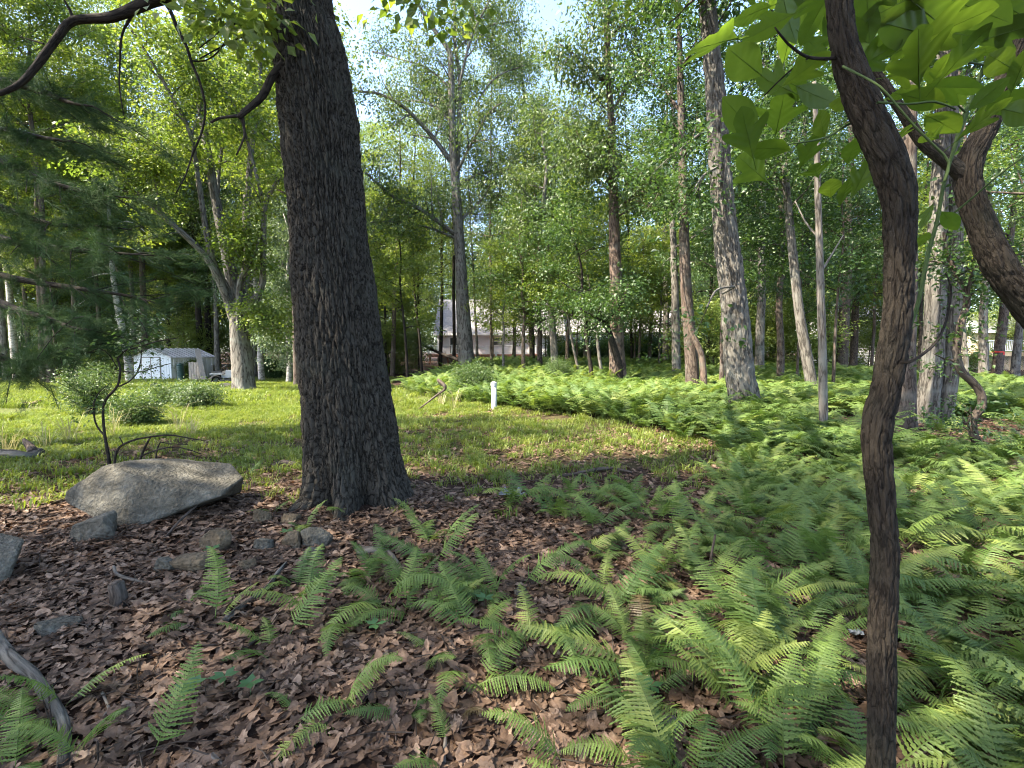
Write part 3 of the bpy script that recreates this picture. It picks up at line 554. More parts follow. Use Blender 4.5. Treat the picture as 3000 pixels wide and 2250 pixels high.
def simple_tree(name, label, px, Y, w, bark, spray, height, crown0, spread, lean=(0, 0), seed=1, n=16, L=1.3, nspray=6, size=1.0, group=None, bend=.12, jit=.27, up=.12, xy=None):
    """a slimmer tree placed by the foot of its trunk: x pixel at the horizon line and distance"""
    rs = np.random.RandomState(seed); x = (px - 1500) / F * Y / cp; r0 = w / 2 * Y / F
    if xy: x, Y = xy
    base = on_ground(x, Y)
    root = thing(name, label, 'tree', base, group); k = 9; p = []
    for i in range(k):
        t = i / (k - 1); p.append(base + np.array([lean[0] * t + rs.normal(0, bend) * t, lean[1] * t + rs.normal(0, bend) * t, -.2 + (height + .2) * t]))
    a, bb = smooth_path(p, r0 * (1 - .85 * np.linspace(0, 1, k) ** 1.1), .4); mb = MB(); tube(mb, a, bb, 12, flare=(.3, .4, 5), seed=seed, lump=.1); mb.build('trunk', bark, root, base, smooth=True)
    tubes, sprays = [], []
    if spray:
        for j in range(n):
            z = crown0 + (height * .97 - crown0) * (j + rs.rand()) / n; az = j * 2.4 + rs.normal(0, .5); t = (z - crown0) / (height - crown0)
            ln = spread * (.45 + .75 * math.sin(math.pi * min(1, .18 + .8 * t))) * rs.uniform(.6, 1.1); i = min(len(a) - 1, int(z / height * (len(a) - 1)))
            d = unit([math.cos(az), math.sin(az), .25 + .35 * t]); q = [a[i]]
            for s in range(4): d = unit(d + rs.normal(0, .15, 3)); q.append(q[-1] + d * ln / 4)
            q = np.array(q); rr = np.linspace(min(bb[i] * .6, .015 + .018 * ln), .006, 5); tubes.append((q, rr))
            grow(q, rr, max(3, int(ln * 2)), L, rs, tubes, sprays, nspray=nspray, jit=jit, tmin=.3, up=up)
    finish(root, tubes, sprays, bark, spray, base, rs, size)
    return root
YG = 'young trees in front of the white house'
T = simple_tree
T('young_maple', 'thin dark young tree just right of the big oak trunk', 1195, 27, 9, 'dark_bark', 'maple', 11, 3.5, 1.6, (-.5, 0), 101, 12)
T('young_maple', 'thin leaning pole between the big oak trunk and the house deck', 1238, 30, 9, 'dark_bark', 'maple', 12, 4.5, 1.7, (-.8, 0), 102, 12)
T('young_maple', 'pale slim sapling in front of the deck stairs', 1474, 26, 9, 'grey_bark', 'maple', 6.5, 3.0, 1.6, (.1, 0), 103, 10)
T('young_maple', 'dark slim trunk in front of the deck, nearer of a pair', 1535, 25, 13, 'brown_bark', 'dark', 9, 2.8, 2.2, (-.2, 0), 104, 14)
T('young_maple', 'straight dark trunk in front of the white house door', 1583, 27, 16, 'brown_bark', 'maple', 12, 3.4, 2.4, (-.3, 0), 105, 16)
T('young_oak', 'stout grey trunk right of the deck', 1628, 25, 24, 'grey_bark', 'oak', 14, 4.5, 2.6, (-.9, .3), 106, 16)
T('young_maple', 'pale sapling leaning left in front of the house wing', 1703, 24, 9, 'dead_bark', 'maple', 6, 3, 1.5, (-1.4, 0), 107, 9)
T('young_maple', 'dark leaning sapling left of the reddish brown trunk', 1738, 20, 13, 'dark_bark', 'dark', 8, 2.6, 2.2, (-1.0, 0), 108, 14)
T('young_maple', 'grey leaning sapling just behind the reddish brown trunk', 1768, 23, 11, 'grey_bark', 'maple', 9, 3, 2, (-1.4, .2), 109, 12)
T('young_maple', 'very thin sapling right of the reddish brown trunk', 1868, 28, 8, 'brown_bark', 'maple', 8, 2.6, 2.0, (.2, 0), 110, 12)
T('young_maple', 'very thin sapling before the hedge and house wing', 1928, 28, 8, 'grey_bark', 'maple', 9, 2.6, 2.0, (.2, 0), 111, 12)
T('grey_tree', 'grey trunk at the right end of the house wing', 1982, 23, 26, 'grey_bark', 'dark', 17, 5, 2.6, (-.7, 0), 112, 16)
T('young_tree', 'thin trunk hugging the left of the big grey oak', 2113, 17, 15, 'brown_bark', 'dark', 10, 4, 1.9, (0, 0), 113, 12)
T('grey_tree', 'pale grey trunk just right of the big grey oak', 2224, 24, 27, 'grey_bark', 'dark', 18, 5, 2.6, (-.2, 0), 114, 16)
T('dark_tree', 'dark trunk between the big grey oak and the leaning tree', 2285, 20, 22, 'brown_bark', 'dark', 14, 4.5, 2.2, (-.5, 0), 115, 14)
T('young_tree', 'thin green sapling left of the peeled leaning tree', 2334, 18, 8, 'brown_bark', 'dark', 8, 3, 1.6, (0, 0), 116, 10)
T('young_tree', 'thin sapling right of the bare dead trunk', 2440, 15, 10, 'brown_bark', 'dark', 8, 3, 1.6, (0, 0), 117, 10)
T('dark_tree', 'thick dark trunk far behind the bare dead trunk', 2464, 26, 32, 'brown_bark', 'dark', 18, 5, 2.8, (-.1, 0), 118, 16)
T('dark_tree', 'dark trunk in front of the white garage', 2496, 32, 22, 'brown_bark', 'dark', 18, 5, 2.8, (0, 0), 119, 14)
T('young_tree', 'thin trunk against the white garage wall', 2552, 30, 9, 'brown_bark', 'dark', 13, 5, 2, (0, 0), 120, 10)
T('dark_tree', 'grey trunk in the gap right of the forked oak', 2880, 26, 24, 'grey_bark', 'dark', 15, 5, 2.4, (-.8, 0), 121, 14)
ribbon_tree = T('dark_tree', 'brown trunk with a red ribbon in front of the tan deck', 2918, 27, 26, 'brown_bark', 'dark', 16, 5, 2.4, (.3, 0), 122, 14)
T('young_tree', 'thin trunk leaning right of the twisted pale tree', 2830, 20, 14, 'grey_bark', 'maple', 9, 4, 1.8, (-.6, 0), 123, 10)
# left background
T('birch_tree', 'pale birch trunk right of the many stemmed tree', 768, 30, 18, 'white_bark', 'grey', 15, 3.2, 2.6, (-.3, 0), 130, 16)
T('grey_tree', 'slim grey trunk close behind the many stemmed tree', 738, 29, 14, 'grey_bark', 'maple', 16, 6, 2.4, (0, 0), 131, 14)
T('dark_tree', 'dark trunk behind the shed roof, left of a pair', 592, 37, 20, 'dark_bark', 'dark', 19, 7, 3, (-.2, 0), 132, 16)
T('dark_tree', 'dark trunk behind the leaning board, right of a pair', 616, 38, 20, 'dark_bark', 'dark', 19, 6, 3, (.2, 0), 133, 16)
T('dark_tree', 'dark trunk behind the middle of the shed', 500, 40, 14, 'dark_bark', 'maple', 18, 6, 3, (0, 0), 134, 16)
T('birch_tree', 'pale trunk behind the pine boughs at far left', 50, 34, 20, 'white_bark', 'dark', 17, 7, 2.8, (-.3, 0), 135, 14)
T('dark_tree', 'dark leaning trunk behind the pine boughs', 170, 36, 18, 'dark_bark', 'maple', 18, 6, 3, (.8, 0), 136, 16)
T('shrubby_tree', 'pale leafy bushy tree behind the big oak trunk, right of the many stemmed tree', 845, 27, 16, 'white_bark', 'grey', 9.5, 1.2, 2.4, (.2, 0), 137, 22, L=1.4, nspray=10)
T('shrubby_tree', 'low leafy tree in the gap between the big oak and the deck', 1130, 38, 10, 'dark_bark', 'maple', 9, 1.0, 3, (.2, 0), 138, 20, L=1.6, nspray=9)
T('dark_tree', 'tall trunk at the wood edge far left of the shed', 290, 42, 18, 'dark_bark', 'maple', 19, 5, 3.2, (0, 0), 139, 18)
T('maple_tree', 'bright leafy tree rising behind the pine boughs', 130, 27, 20, 'brown_bark', 'maple', 18, 6, 3.4, (.3, 0), 140, 22)
T('maple_tree', 'bright leafy tree rising behind the shed', 430, 35, 20, 'brown_bark', 'maple', 20, 7, 3.6, (.3, 0), 141, 22)
# white dead trunk leaning behind the shed
survey_tree('dead_tree', 'whitish dead trunk with bare twiggy branches leaning left of the shed', [(378, 1085, 26), (370, 1020, 25), (358, 960, 23), (345, 900, 20), (330, 800, 17), (322, 700, 14), (318, 600, 10), (316, 520, 5)], 30, 'white_bark',
  [[(330, 800, 6), (270, 810, 4, -.5), (190, 850, 2.5, -1)], [(326, 750, 6), (260, 740, 4, .5), (180, 770, 2.5, 1)], [(324, 720, 6), (390, 730, 4, .5), (450, 770, 2.5, 1)], [(335, 840, 5), (280, 860, 4, -.9), (220, 900, 2, -1.2)], [(322, 680, 5), (270, 660, 4, .3), (215, 680, 2, .8)], [(321, 660, 5), (380, 650, 4, -.3), (440, 690, 2, -.8)]], None, seed=71, flare=None, ntop=0, sides=12)

# --- trees of the further wood, each with its trunk and crown
rs = np.random.RandomState(77); k = 0; spots = []
WL = {'l': 'tree of the wood behind the lawn and shed', 'c': 'tree of the wood behind and beside the white house', 'r': 'tree of the wood beyond the ferns at right'}
while k < 46:
    Y = rs.uniform(34, 66); px = rs.uniform(-350, 3350); x = (px - 1500) / F * Y
    zone = 'l' if px < 900 else ('c' if px < 2050 else 'r')
    if zone == 'c' and (Y < 64 and -11 < x < 21): continue
    if zone == 'r' and Y < 40 and x < 25 and rs.rand() < .4: continue
    if x > 26 and Y > 32 and Y < 62 : continue
    if any(abs(x - a) + abs(Y - b) < 3.0 for a, b in spots): continue
    spots.append((x, Y)); k += 1
    T('forest_tree', WL[zone], px, Y, rs.uniform(.28, .6) * F / Y, rs.choice(['brown_bark', 'dark_bark', 'grey_bark']), rs.choice(['maple', 'dark', 'oak'] if zone == 'l' else ['dark', 'maple', 'oak']), rs.uniform(17, 24), rs.uniform(2.5, 6), rs.uniform(3.2, 4.4), (rs.normal(0, .5), 0), 200 + k, 20, L=1.8, nspray=6, size=1.3, group={'l': 'trees of the wood behind the shed', 'c': 'trees around the white house', 'r': 'trees of the wood at right'}[zone], jit=.5)
for i, (px, Y, h, c0, spd, sg) in enumerate([(1440, 33, 24, 6.5, 3.4, 'oak'), (1505, 40, 26, 7, 3.8, 'maple'), (1560, 36, 25, 6, 3.4, 'oak'), (1660, 33, 19, 4.5, 3.2, 'maple'), (1715, 38, 21, 5, 3.4, 'oak'), (1850, 34, 20, 4.5, 3.2, 'maple'), (1900, 39, 21, 5, 3.4, 'dark'), (1950, 31, 19, 5, 3.0, 'dark'), (1230, 40, 25, 8, 3.6, 'maple'), (1150, 36, 19, 6, 3.2, 'maple'), (1090, 44, 25, 8, 3.8, 'maple'), (1330, 42, 27, 8, 3.8, 'oak'), (1610, 44, 22, 6, 3.6, 'dark'), (1400, 44, 22, 6, 3.6, 'dark'), (1290, 45, 22, 6, 3.4, 'maple')]):
    T('grove_tree', 'slim tall tree of the grove in front of the white house', px, Y, (.2 + .06 * (i * 7 % 5)) * F / Y, ['brown_bark', 'grey_bark', 'dark_bark'][i % 3], sg, h, c0 + 1.8, spd, (.9 * math.sin(i * 2.3), .3), 340 + i, 15, L=1.7, nspray=5, size=1.2, group='slim tall trees before the white house', jit=.45)
for i, (px, Y, h, c0, spd, sg) in enumerate([(2150, 28, 19, 4, 3.2, 'dark'), (2255, 30, 20, 4, 3.2, 'maple'), (2360, 27, 19, 4, 3.2, 'dark'), (2420, 34, 20, 4, 3.4, 'dark'), (2600, 30, 19, 4, 3.2, 'dark'), (2690, 27, 18, 4, 3.0, 'maple'), (2770, 33, 20, 4, 3.4, 'dark'), (2970, 30, 17, 5, 3.0, 'maple'), (2070, 33, 20, 4, 3.2, 'oak')]):
    T('grove_tree', 'slim tall tree among the ferns of the right hand wood', px, Y, (.2 + .06 * (i * 7 % 5)) * F / Y, ['brown_bark', 'grey_bark', 'dark_bark'][i % 3], sg, h, c0, spd, (1.0 * math.sin(i * 1.9), .3), 370 + i, 16, L=1.7, nspray=5, size=1.2, group='slim tall trees of the right hand wood', jit=.45)
for i, (px, Y, h, c0, spd, sg) in enumerate([(20, 30, 27, 8, 4.2, 'maple'), (230, 32, 28, 9, 4.2, 'maple'), (-140, 29, 26, 8, 4.2, 'maple'), (90, 38, 28, 8, 4.4, 'oak'), (400, 37, 29, 10, 4.4, 'maple'), (150, 26, 25, 12, 4.0, 'maple'), (545, 41, 22, 8, 3.6, 'maple'), (870, 24, 19, 9, 3.2, 'maple'), (640, 33, 22, 9, 3.4, 'oak'), (300, 37, 22, 8, 3.4, 'oak')]):
    T('lawn_tree', 'tall leafy tree at the back of the lawn with bright green crown', px, Y, .34 * F / Y, 'brown_bark' if i % 2 else 'grey_bark', sg, h, c0, spd, (0, 0), 390 + i, 26, L=1.9, nspray=8, size=1.15, group='tall trees at the back of the lawn', jit=.45)
for i, (px, Y, h, c0, spd, sg) in enumerate([(1445, 37, 8, 2.8, 2.4, 'maple'), (1500, 33, 8, 2.4, 2.3, 'maple'), (1600, 40, 8, 2.2, 2.6, 'dark'), (1690, 36, 8, 2.4, 2.4, 'maple'), (1780, 38, 8, 2.0, 2.6, 'dark'), (1860, 33, 7.5, 2.0, 2.4, 'maple'), (1950, 36, 8, 2.0, 2.6, 'dark'), (2560, 38, 9, 2.0, 2.8, 'dark'), (2620, 36, 9, 1.8, 2.6, 'maple')]):
    T('understory_tree', 'low leafy young tree screening the white house' if px < 2100 else 'low leafy young tree screening the white garage', px, Y, .12 * F / Y, 'brown_bark', sg, h, c0, spd, (.4 * math.sin(i * 2.1), 0), 420 + i, 14, L=1.2, nspray=6, size=1.1, group='low trees screening the white house' if px < 2100 else 'low trees screening the garage')
# unseen trees overhead and beside the camera, added to shade the foreground
for i, (x, y, h, c0, spd, sg) in enumerate([(6.5, 1.5, 15, 6, 3.6, 'dark'), (-6.5, -1.5, 15, 6, 3.6, 'oak'), (3.0, -4.0, 17, 7, 4, 'oak'), (13, 4.5, 16, 6, 3.6, 'dark'), (-12, 4.5, 16, 5, 3.6, 'maple'), (-11, 0.5, 16, 5, 3.6, 'oak'), (-15, -3, 18, 6, 3.8, 'oak'), (-8.5, -7, 17, 6, 3.8, 'oak'), (-17, -10, 18, 6, 3.6, 'maple'), (-2.5, -8, 17, 7, 3.8, 'oak'), (-26, 17, 18, 7, 3.0, 'maple'), (-30, 24, 19, 6, 3.4, 'oak'), (16, 13, 17, 5, 3.6, 'dark'), (20, 22, 18, 5, 3.6, 'dark')]):
    T('forest_tree', 'broad leafy tree added outside the edge of view for shade', 0, 10, .38 * F / 10, 'brown_bark', sg, h, c0, spd, (0, 0), 300 + i, 15, L=1.8, nspray=5, group='trees around the viewpoint', xy=(x, y))
M['light_leaf'] = leaf_mat('light_undergrowth_leaf', [(0.085, 0.135, 0.035), (0.130, 0.185, 0.045), (0.185, 0.225, 0.060)], trans=0.45)
SP['light'] = source_collection('spray_light', [spray_mesh('spray_light_%d' % i, 'light_leaf', 31 * i + 5, size=.11, narrow=.7, flat=.3) for i in range(4)])
rs = np.random.RandomState(88)
for i in range(30):
    px = [-60, 60, 180, 300, 470, 560, 650, 700, 800, 880, 1030, 1090, 1140, 1190, 2040, 2090, 2140, 2190, 2250, 2310, 2360, 2430, 2480, 2540, 2640, 2700, 2780, 2850, 2960, 3050][i]; Y = rs.uniform(36, 52) if px < 1200 else rs.uniform(26, 44)
    T('undergrowth_sapling', 'light green leafy sapling in the undergrowth %s' % ('behind the lawn' if px < 1000 else 'left of the white house' if px < 1500 else 'of the right hand wood'), px, Y, .08 * F / Y, 'brown_bark', 'light', rs.uniform(3.5, 6.5), .6, rs.uniform(1.6, 2.6), (rs.normal(0, .3), 0), 460 + i, 13, L=1.1, nspray=5, size=1.15, group='light saplings %s' % ('behind the lawn' if px < 1000 else 'left of the house' if px < 1500 else 'in the right hand wood'))
# far wood as one mass
def far_tree(name, seed, m):
    rs = np.random.RandomState(seed); h = rs.uniform(17, 23); v, f = [], []
    for k in range(2600):
        z = 1.0 + (h - 1.0) * rs.rand() ** .8; rr = 3.4 * math.sin(math.pi * min(1, .12 + .86 * z / h)) ** .6 * math.sqrt(rs.rand()); a = rs.rand() * 6.283
        c = np.array([math.cos(a) * rr, math.sin(a) * rr, z]); d = unit(rs.normal(size=3) * [1, 1, .5]); s = unit(np.cross(d, rs.normal(size=3))); L = rs.uniform(.16, .34)
        i = len(v); v += [c, c + d * L * .5 + s * L * .3, c + d * L, c + d * L * .5 - s * L * .3]; f.append((i, i + 1, i + 2, i + 3))
    me = raw_mesh(name, v, f, m); return me
FT = source_collection('far_trees', [far_tree('far_tree_%d' % i, 400 + i, m) for i, m in enumerate(['dark_leaf', 'maple_leaf', 'oak_leaf', 'dark_leaf'])])
k = 520; ang = rs.uniform(-62, 62, k); dist = 68 + 70 * rs.rand(k); fx = np.sin(np.radians(ang)) * dist; fy = np.cos(np.radians(ang)) * dist
keep = ~((fx > -12) & (fx < 22) & (fy < 64)); fx, fy = fx[keep], fy[keep]; k = len(fx)
o = scatter('far_wood', np.stack([fx, fy, H(fx, fy) * 0], -1), np.stack([np.zeros(k), np.zeros(k), rs.rand(k) * 6.28], -1), rs.uniform(1.0, 1.45, k), rs.randint(0, 4, k), FT, kind='stuff')
o['label'] = 'green mass of the far wood closing the view'; o['category'] = 'wood'

# --- white pine at the left edge
rs = np.random.RandomState(81); base = on_ground(-8.6, 7.4)
pine = thing('pine_tree', 'white pine reaching in from the left edge with dark drooping boughs', 'tree', base)
a, bb = smooth_path([base - np.array([0, 0, .2]), base + np.array([0, 0, 3]), base + np.array([.1, 0, 7]), base + np.array([.1, .1, 12])], [.26, .22, .16, .05], .3)
mb = MB(); tube(mb, a, bb, 20, flare=(.4, .4, 5)); mb.build('trunk', 'brown_bark', pine, base, smooth=True)
sp, rt = [], []
for lst, yy in (([(-150, 180, 40), (-20, 215, 30), (120, 265, 22), (230, 315, 13), (330, 345, 5)], 6.6), ([(-150, 420, 44), (0, 475, 30), (130, 530, 22), (290, 575, 14), (420, 600, 5)], 6.4),
                ([(-160, 660, 44), (0, 700, 34), (160, 725, 24), (330, 745, 14), (470, 760, 5)], 6.2), ([(-150, 860, 44), (0, 905, 32), (120, 930, 24), (230, 960, 14), (330, 970, 5)], 6.0),
                ([(-150, 1020, 40), (0, 1075, 30), (90, 1060, 18), (180, 1035, 10), (250, 1025, 5)], 6.0), 
                ([(-150, 340, 40), (0, 370, 26), (140, 410, 16), (270, 440, 7)], 7.6), ([(-150, 560, 40), (0, 610, 26), (150, 655, 16), (330, 670, 7), (440, 690, 4)], 7.3), ([(-150, 780, 40), (0, 810, 30), (190, 840, 20), (400, 870, 8), (520, 900, 4)], 7.0)):
    q, r = px_path(lst, yy); q = np.array(q); q[:, 1] += np.linspace(.4, -.3, len(q)); _, qa, qb = limb_part('bough', q, r, 'dark_bark', pine, base, 8, .1, lump=.2)
    tg = np.gradient(qa, axis=0); tubes = []
    for k in range(17):
        i = int(len(qa) * (.12 + .86 * (k + rs.rand()) / 17)); i = min(i, len(qa) - 1); d = unit(unit(tg[i]) * 1.0 + np.array([rs.normal(0, .25), rs.choice([-1, 1]) * rs.uniform(.4, 1), rs.normal(-.02, .28)])); l = rs.uniform(.25, 1.05)
        e = qa[i] + d * l + np.array([0, 0, -.06]); tubes.append((np.array([qa[i], qa[i] + d * l * .5, e]), np.array([.009, .006, .003])))
        for s in range(8):
            u = rs.uniform(.2, 1.05); dd = unit(d + rs.normal(0, .35, 3)); sp.append(qa[i] + (e - qa[i]) * u + rs.normal(0, .07, 3)); rt.append((rs.rand() * 6, -math.asin(dd[2]), math.atan2(dd[1], dd[0])))
    mb = MB()
    for t_, r_ in tubes: tube(mb, t_, r_, 4)
    mb.build('twigs', 'dark_bark', pine, base, kind='stuff')
k = len(sp); scatter('needles', sp, rt, rs.uniform(.8, 1.25, k), rs.randint(0, 3, k), SP['pine'], pine, base, kind='stuff')

# ---------------------------------------------------------------- foreground sassafras
ELL = [(0, 0), (.06, .045), (.14, .11), (.25, .19), (.38, .25), (.5, .27), (.62, .255), (.74, .205), (.85, .135), (.94, .06), (1, 0)]
LOB = [(0, 0), (.08, .03), (.20, .09), (.32, .17), (.43, .26), (.53, .345), (.62, .39), (.685, .385), (.70, .34), (.665, .27), (.62, .205), (.605, .165), (.635, .15), (.70, .165), (.78, .175), (.86, .15), (.93, .095), (.98, .035), (1, 0)]
def sass_leaf(name, kind, seed):
    """oval, mitten (one side lobe) or three-lobed blade, folded a little along the midrib"""
    rs = np.random.RandomState(seed); v, f, co = [], [], []; bow = rs.uniform(.03, .14); fold = rs.uniform(.05, .22); wav = rs.uniform(.004, .012); asym = rs.uniform(.85, 1.12, 2)
    for sd in (-1, 1):
        o = LOB if (kind == 2 or (kind == 1 and sd > 0)) else ELL; o = np.array(o); n = len(o); m = 6; b0 = len(v)
        q = [];
        for i in range(n - 1):
            for t in (0, .5): q.append(o[i] * (1 - t) + o[i + 1] * t)
        q.append(o[-1]); q = np.array(q); n = len(q); xm = np.linspace(0, 1, n) ** 1.0 * .96
        for i in range(n):
            for j in range(m + 1):
                u = j / m; x = xm[i] * (1 - u) + q[i, 0] * u; y = sd * q[i, 1] * u * asym[(sd + 1) // 2]
                z = -bow * (x - .25) ** 2 + fold * abs(y) - .25 * y * y + wav * math.sin(11 * x + 9 * abs(y) + seed) + .010 * math.cos(2 * math.pi * (x - abs(y) * .8) * 6) * min(1, abs(y) * 8) * .5
                v.append((x, y, z)); co.append((x - abs(y) * .8, abs(y), 0))
        for i in range(n - 1):
            for j in range(m):
                a_, b_, c_, d_ = b0 + i * (m + 1) + j, b0 + i * (m + 1) + j + 1, b0 + (i + 1) * (m + 1) + j + 1, b0 + (i + 1) * (m + 1) + j
                f.append((a_, b_, c_, d_) if sd > 0 else (d_, c_, b_, a_))
    b = len(v)
    for i in range(12):      # midrib, proud of the blade below
        x = -.20 + 1.15 * i / 11; z = -bow * (max(x, 0) - .25) ** 2 - .004; w = .009 * (1 - .75 * i / 11)
        v += [(x, -w, z), (x, 0, z - w * 1.4), (x, w, z)]; co += [(0, 0, 0)] * 3
        if i: k = b + (i - 1) * 3; f += [(k, k + 1, k + 4, k + 3), (k + 1, k + 2, k + 5, k + 4)]
    me = raw_mesh(name, v, f, 'sassafras_leaf', co); me.polygons.foreach_set('use_smooth', [True] * len(me.polygons)); return me
SL = [sass_leaf('sassafras_leaf_%d' % i, kd, 500 + i) for i, kd in enumerate((0, 1, 2, 2, 0, 1, 2))]
SY = 1.32
sb = P(2580, 2330, SY); sb = on_ground(sb[0], SY)
sass = thing('sassafras_tree', 'crooked slender sassafras with big lobed leaves in the right foreground', 'tree', sb)
q, r = px_path([(2580, 2250, 90), (2583, 2100, 90), (2584, 1900, 90), (2592, 1630, 86), (2584, 1500, 86), (2578, 1424, 88), (2568, 1300, 92), (2574, 1225, 98), (2594, 1150, 92), (2617, 1017, 95), (2630, 900, 90), (2634, 780, 92), (2636, 640, 100), (2626, 548, 112), (2600, 470, 112), (2573, 407, 108), (2515, 271, 100), (2474, 140, 80), (2457, 0, 75), (2440, -150, 62), (2430, -330, 46)], SY)
q = [sb - np.array([0, 0, .15]), sb] + [p for p in q if p[2] > .06]; r = [.064, .062] + r[-(len(q) - 2):]
a, bb = smooth_path(q, r, .008); mb = MB(); tube(mb, a, bb, 130, bark=(.018, .10, .0055), flare=(.25, .12, 4), seed=5, lump=.06); mb.build('trunk', 'sass_bark', sass, sb, smooth=True)
def sbranch(lst, Y=SY, m='sass_bark', name='branch'):
    p, r = px_path(lst, Y); o, _, _ = limb_part(name, p, r, m, sass, sb, 10, .02, lump=.1, seed=len(lst)); return o
b1 = sbranch([(2445, 170, 12), (2420, 172, 11, -.02), (2370, 168, 10, -.06), (2335, 150, 9, -.1), (2310, 130, 8, -.12), (2286, 102, 7, -.14), (2270, 80, 4, -.15)])
b2 = sbranch([(2470, 195, 8.4, -.05), (2530, 225, 7.2, -.15), (2580, 255, 7.2, -.2), (2620, 300, 7.2, -.2), (2680, 370, 7.8, -.2), (2740, 430, 8.4, -.2), (2780, 475, 9.6, -.2), (2768, 530, 10.8, -.2)], m='green_twig')
b3 = sbranch([(2560, 340, 10, .1), (2485, 365, 8, .05), (2430, 398, 7, 0), (2380, 412, 6, -.05), (2310, 422, 4, -.1)], m='green_twig')
b4 = sbranch([(2440, 170, 7, .1), (2360, 175, 6, .15), (2290, 230, 5, .2), (2240, 280, 4, .25)])
b5 = sbranch([(2640, 1062, 14, -.06), (2665, 1060, 12, -.08), (2700, 1040, 11, -.05), (2740, 1005, 10, 0), (2765, 960, 9, .05), (2780, 900, 8, .08), (2786, 840, 7, .1), (2770, 800, 4, .1)])
b6 = sbranch([(2570, 300, 9, -.1), (2660, 305, 8, -.1), (2740, 298, 8, -.1), (2800, 320, 6, -.1)], m='green_twig')
# the green shoot: its own stem
gb_ = on_ground(P(2585, 1900, 1.9)[0], 1.9)
shoot = thing('sassafras_shoot', 'long smooth green sassafras shoot rising beside the crooked trunk', 'tree', gb_)
q, r = px_path([(2585, 1900, 14), (2588, 1500, 14), (2592, 1300, 14), (2606, 1150, 14), (2640, 1030, 14), (2672, 940, 14), (2692, 880, 14), (2720, 740, 14), (2745, 650, 13), (2765, 540, 12), (2785, 470, 11), (2810, 390, 19), (2830, 330, 17), (2862, 245, 15), (2890, 170, 13), (2905, 60, 10), (2915, -60, 7)], 1.9)
q = [gb_ - np.array([0, 0, .1])] + [p for p in q]; r = [.017] + r
sp_o, _, _ = limb_part('stem', q, r, 'green_twig', shoot, gb_, 14, .02, lump=.06)
for lst in ([(2740, 665, 9), (2800, 620, 8, -.05), (2860, 570, 8, -.1), (2930, 510, 8, -.15), (3010, 450, 8, -.2), (3100, 390, 7, -.25)], [(2875, 225, 10), (2920, 160, 9, -.05), (2970, 100, 9, -.1), (3050, 20, 7, -.15)], [(2880, 190, 9), (2800, 180, 8, -.1), (2720, 200, 7, -.2), (2650, 240, 4, -.25)], [(2830, 330, 7), (2790, 300, 6, -.05), (2720, 300, 5, -.1)]):
    p, r = px_path(lst, 1.9); limb_part('branch', p, r, 'green_twig', shoot, gb_, 8, .03)
# the second crooked trunk at the right edge
cb = on_ground(3.55, 2.75)
crook = thing('sassafras_tree', 'thick dark crooked trunk sweeping in from the right edge', 'tree', cb)
q, r = px_path([(3250, 1250, 150), (3120, 1035, 146), (3010, 890, 142), (2925, 775, 132), (2875, 660, 112), (2845, 580, 102), (2835, 520, 102), (2848, 455, 100), (2885, 385, 92), (2920, 300, 84), (2950, 220, 80), (2985, 130, 76), (3020, 40, 70), (3060, -120, 60)], 2.7); r = [v * .84 for v in r]
q = [cb - np.array([0, 0, .15]), cb + np.array([0, 0, .05]), cb + np.array([-.02, 0, .5])] + q; r = [.13, .125, .115] + r
a, bb = smooth_path(q, r, .014); mb = MB(); tube(mb, a, bb, 110, bark=(.028, .14, .008), flare=(.3, .2, 4), seed=8, lump=.08); mb.build('trunk', 'sass_bark', crook, cb, smooth=True)
p, r = px_path([(2830, 520, 60), (2790, 485, 52), (2740, 445, 46), (2700, 411, 40), (2640, 320, 36), (2588, 244, 34), (2547, 185, 26), (2520, 120, 14)], 2.7); limb_part('limb', p, r, 'sass_bark', crook, cb, 16, .04, lump=.15, seed=2)
rs = np.random.RandomState(91)
def add_leaf(parent, ploc, px, py, Ln, Y, kind=None, ang=None, tilt=None):
    c = P(px, py, Y); L = Ln * Y / F; kd = rs.randint(0, 7) if kind is None else {0: (0, 4), 1: (1, 5), 2: (2, 3)}[kind][rs.randint(0, 2)]
    o = bpy.data.objects.new('leaf', SL[kd]); C.objects.link(o); o.parent = parent
    yaw = R(ang if ang is not None else rs.uniform(0, 360)); 
    Rm = Matrix.Rotation(yaw, 3, 'Z') @ Matrix.Rotation(rs.normal(.12, .18) if tilt is None else tilt, 3, 'Y') @ Matrix.Rotation(rs.normal(0, .2), 3, 'X')
    # lean the blade so that the underside turns to the viewer a little
    Rm = Matrix.Rotation(R(rs.uniform(-62, -18)), 3, 'X') @ Rm
    off = Rm @ Vector((.5 * L, 0, 0)); o.location = Vector(c - np.asarray(ploc)) - off; o.rotation_euler = Rm.to_euler(); o.scale = (L,) * 3
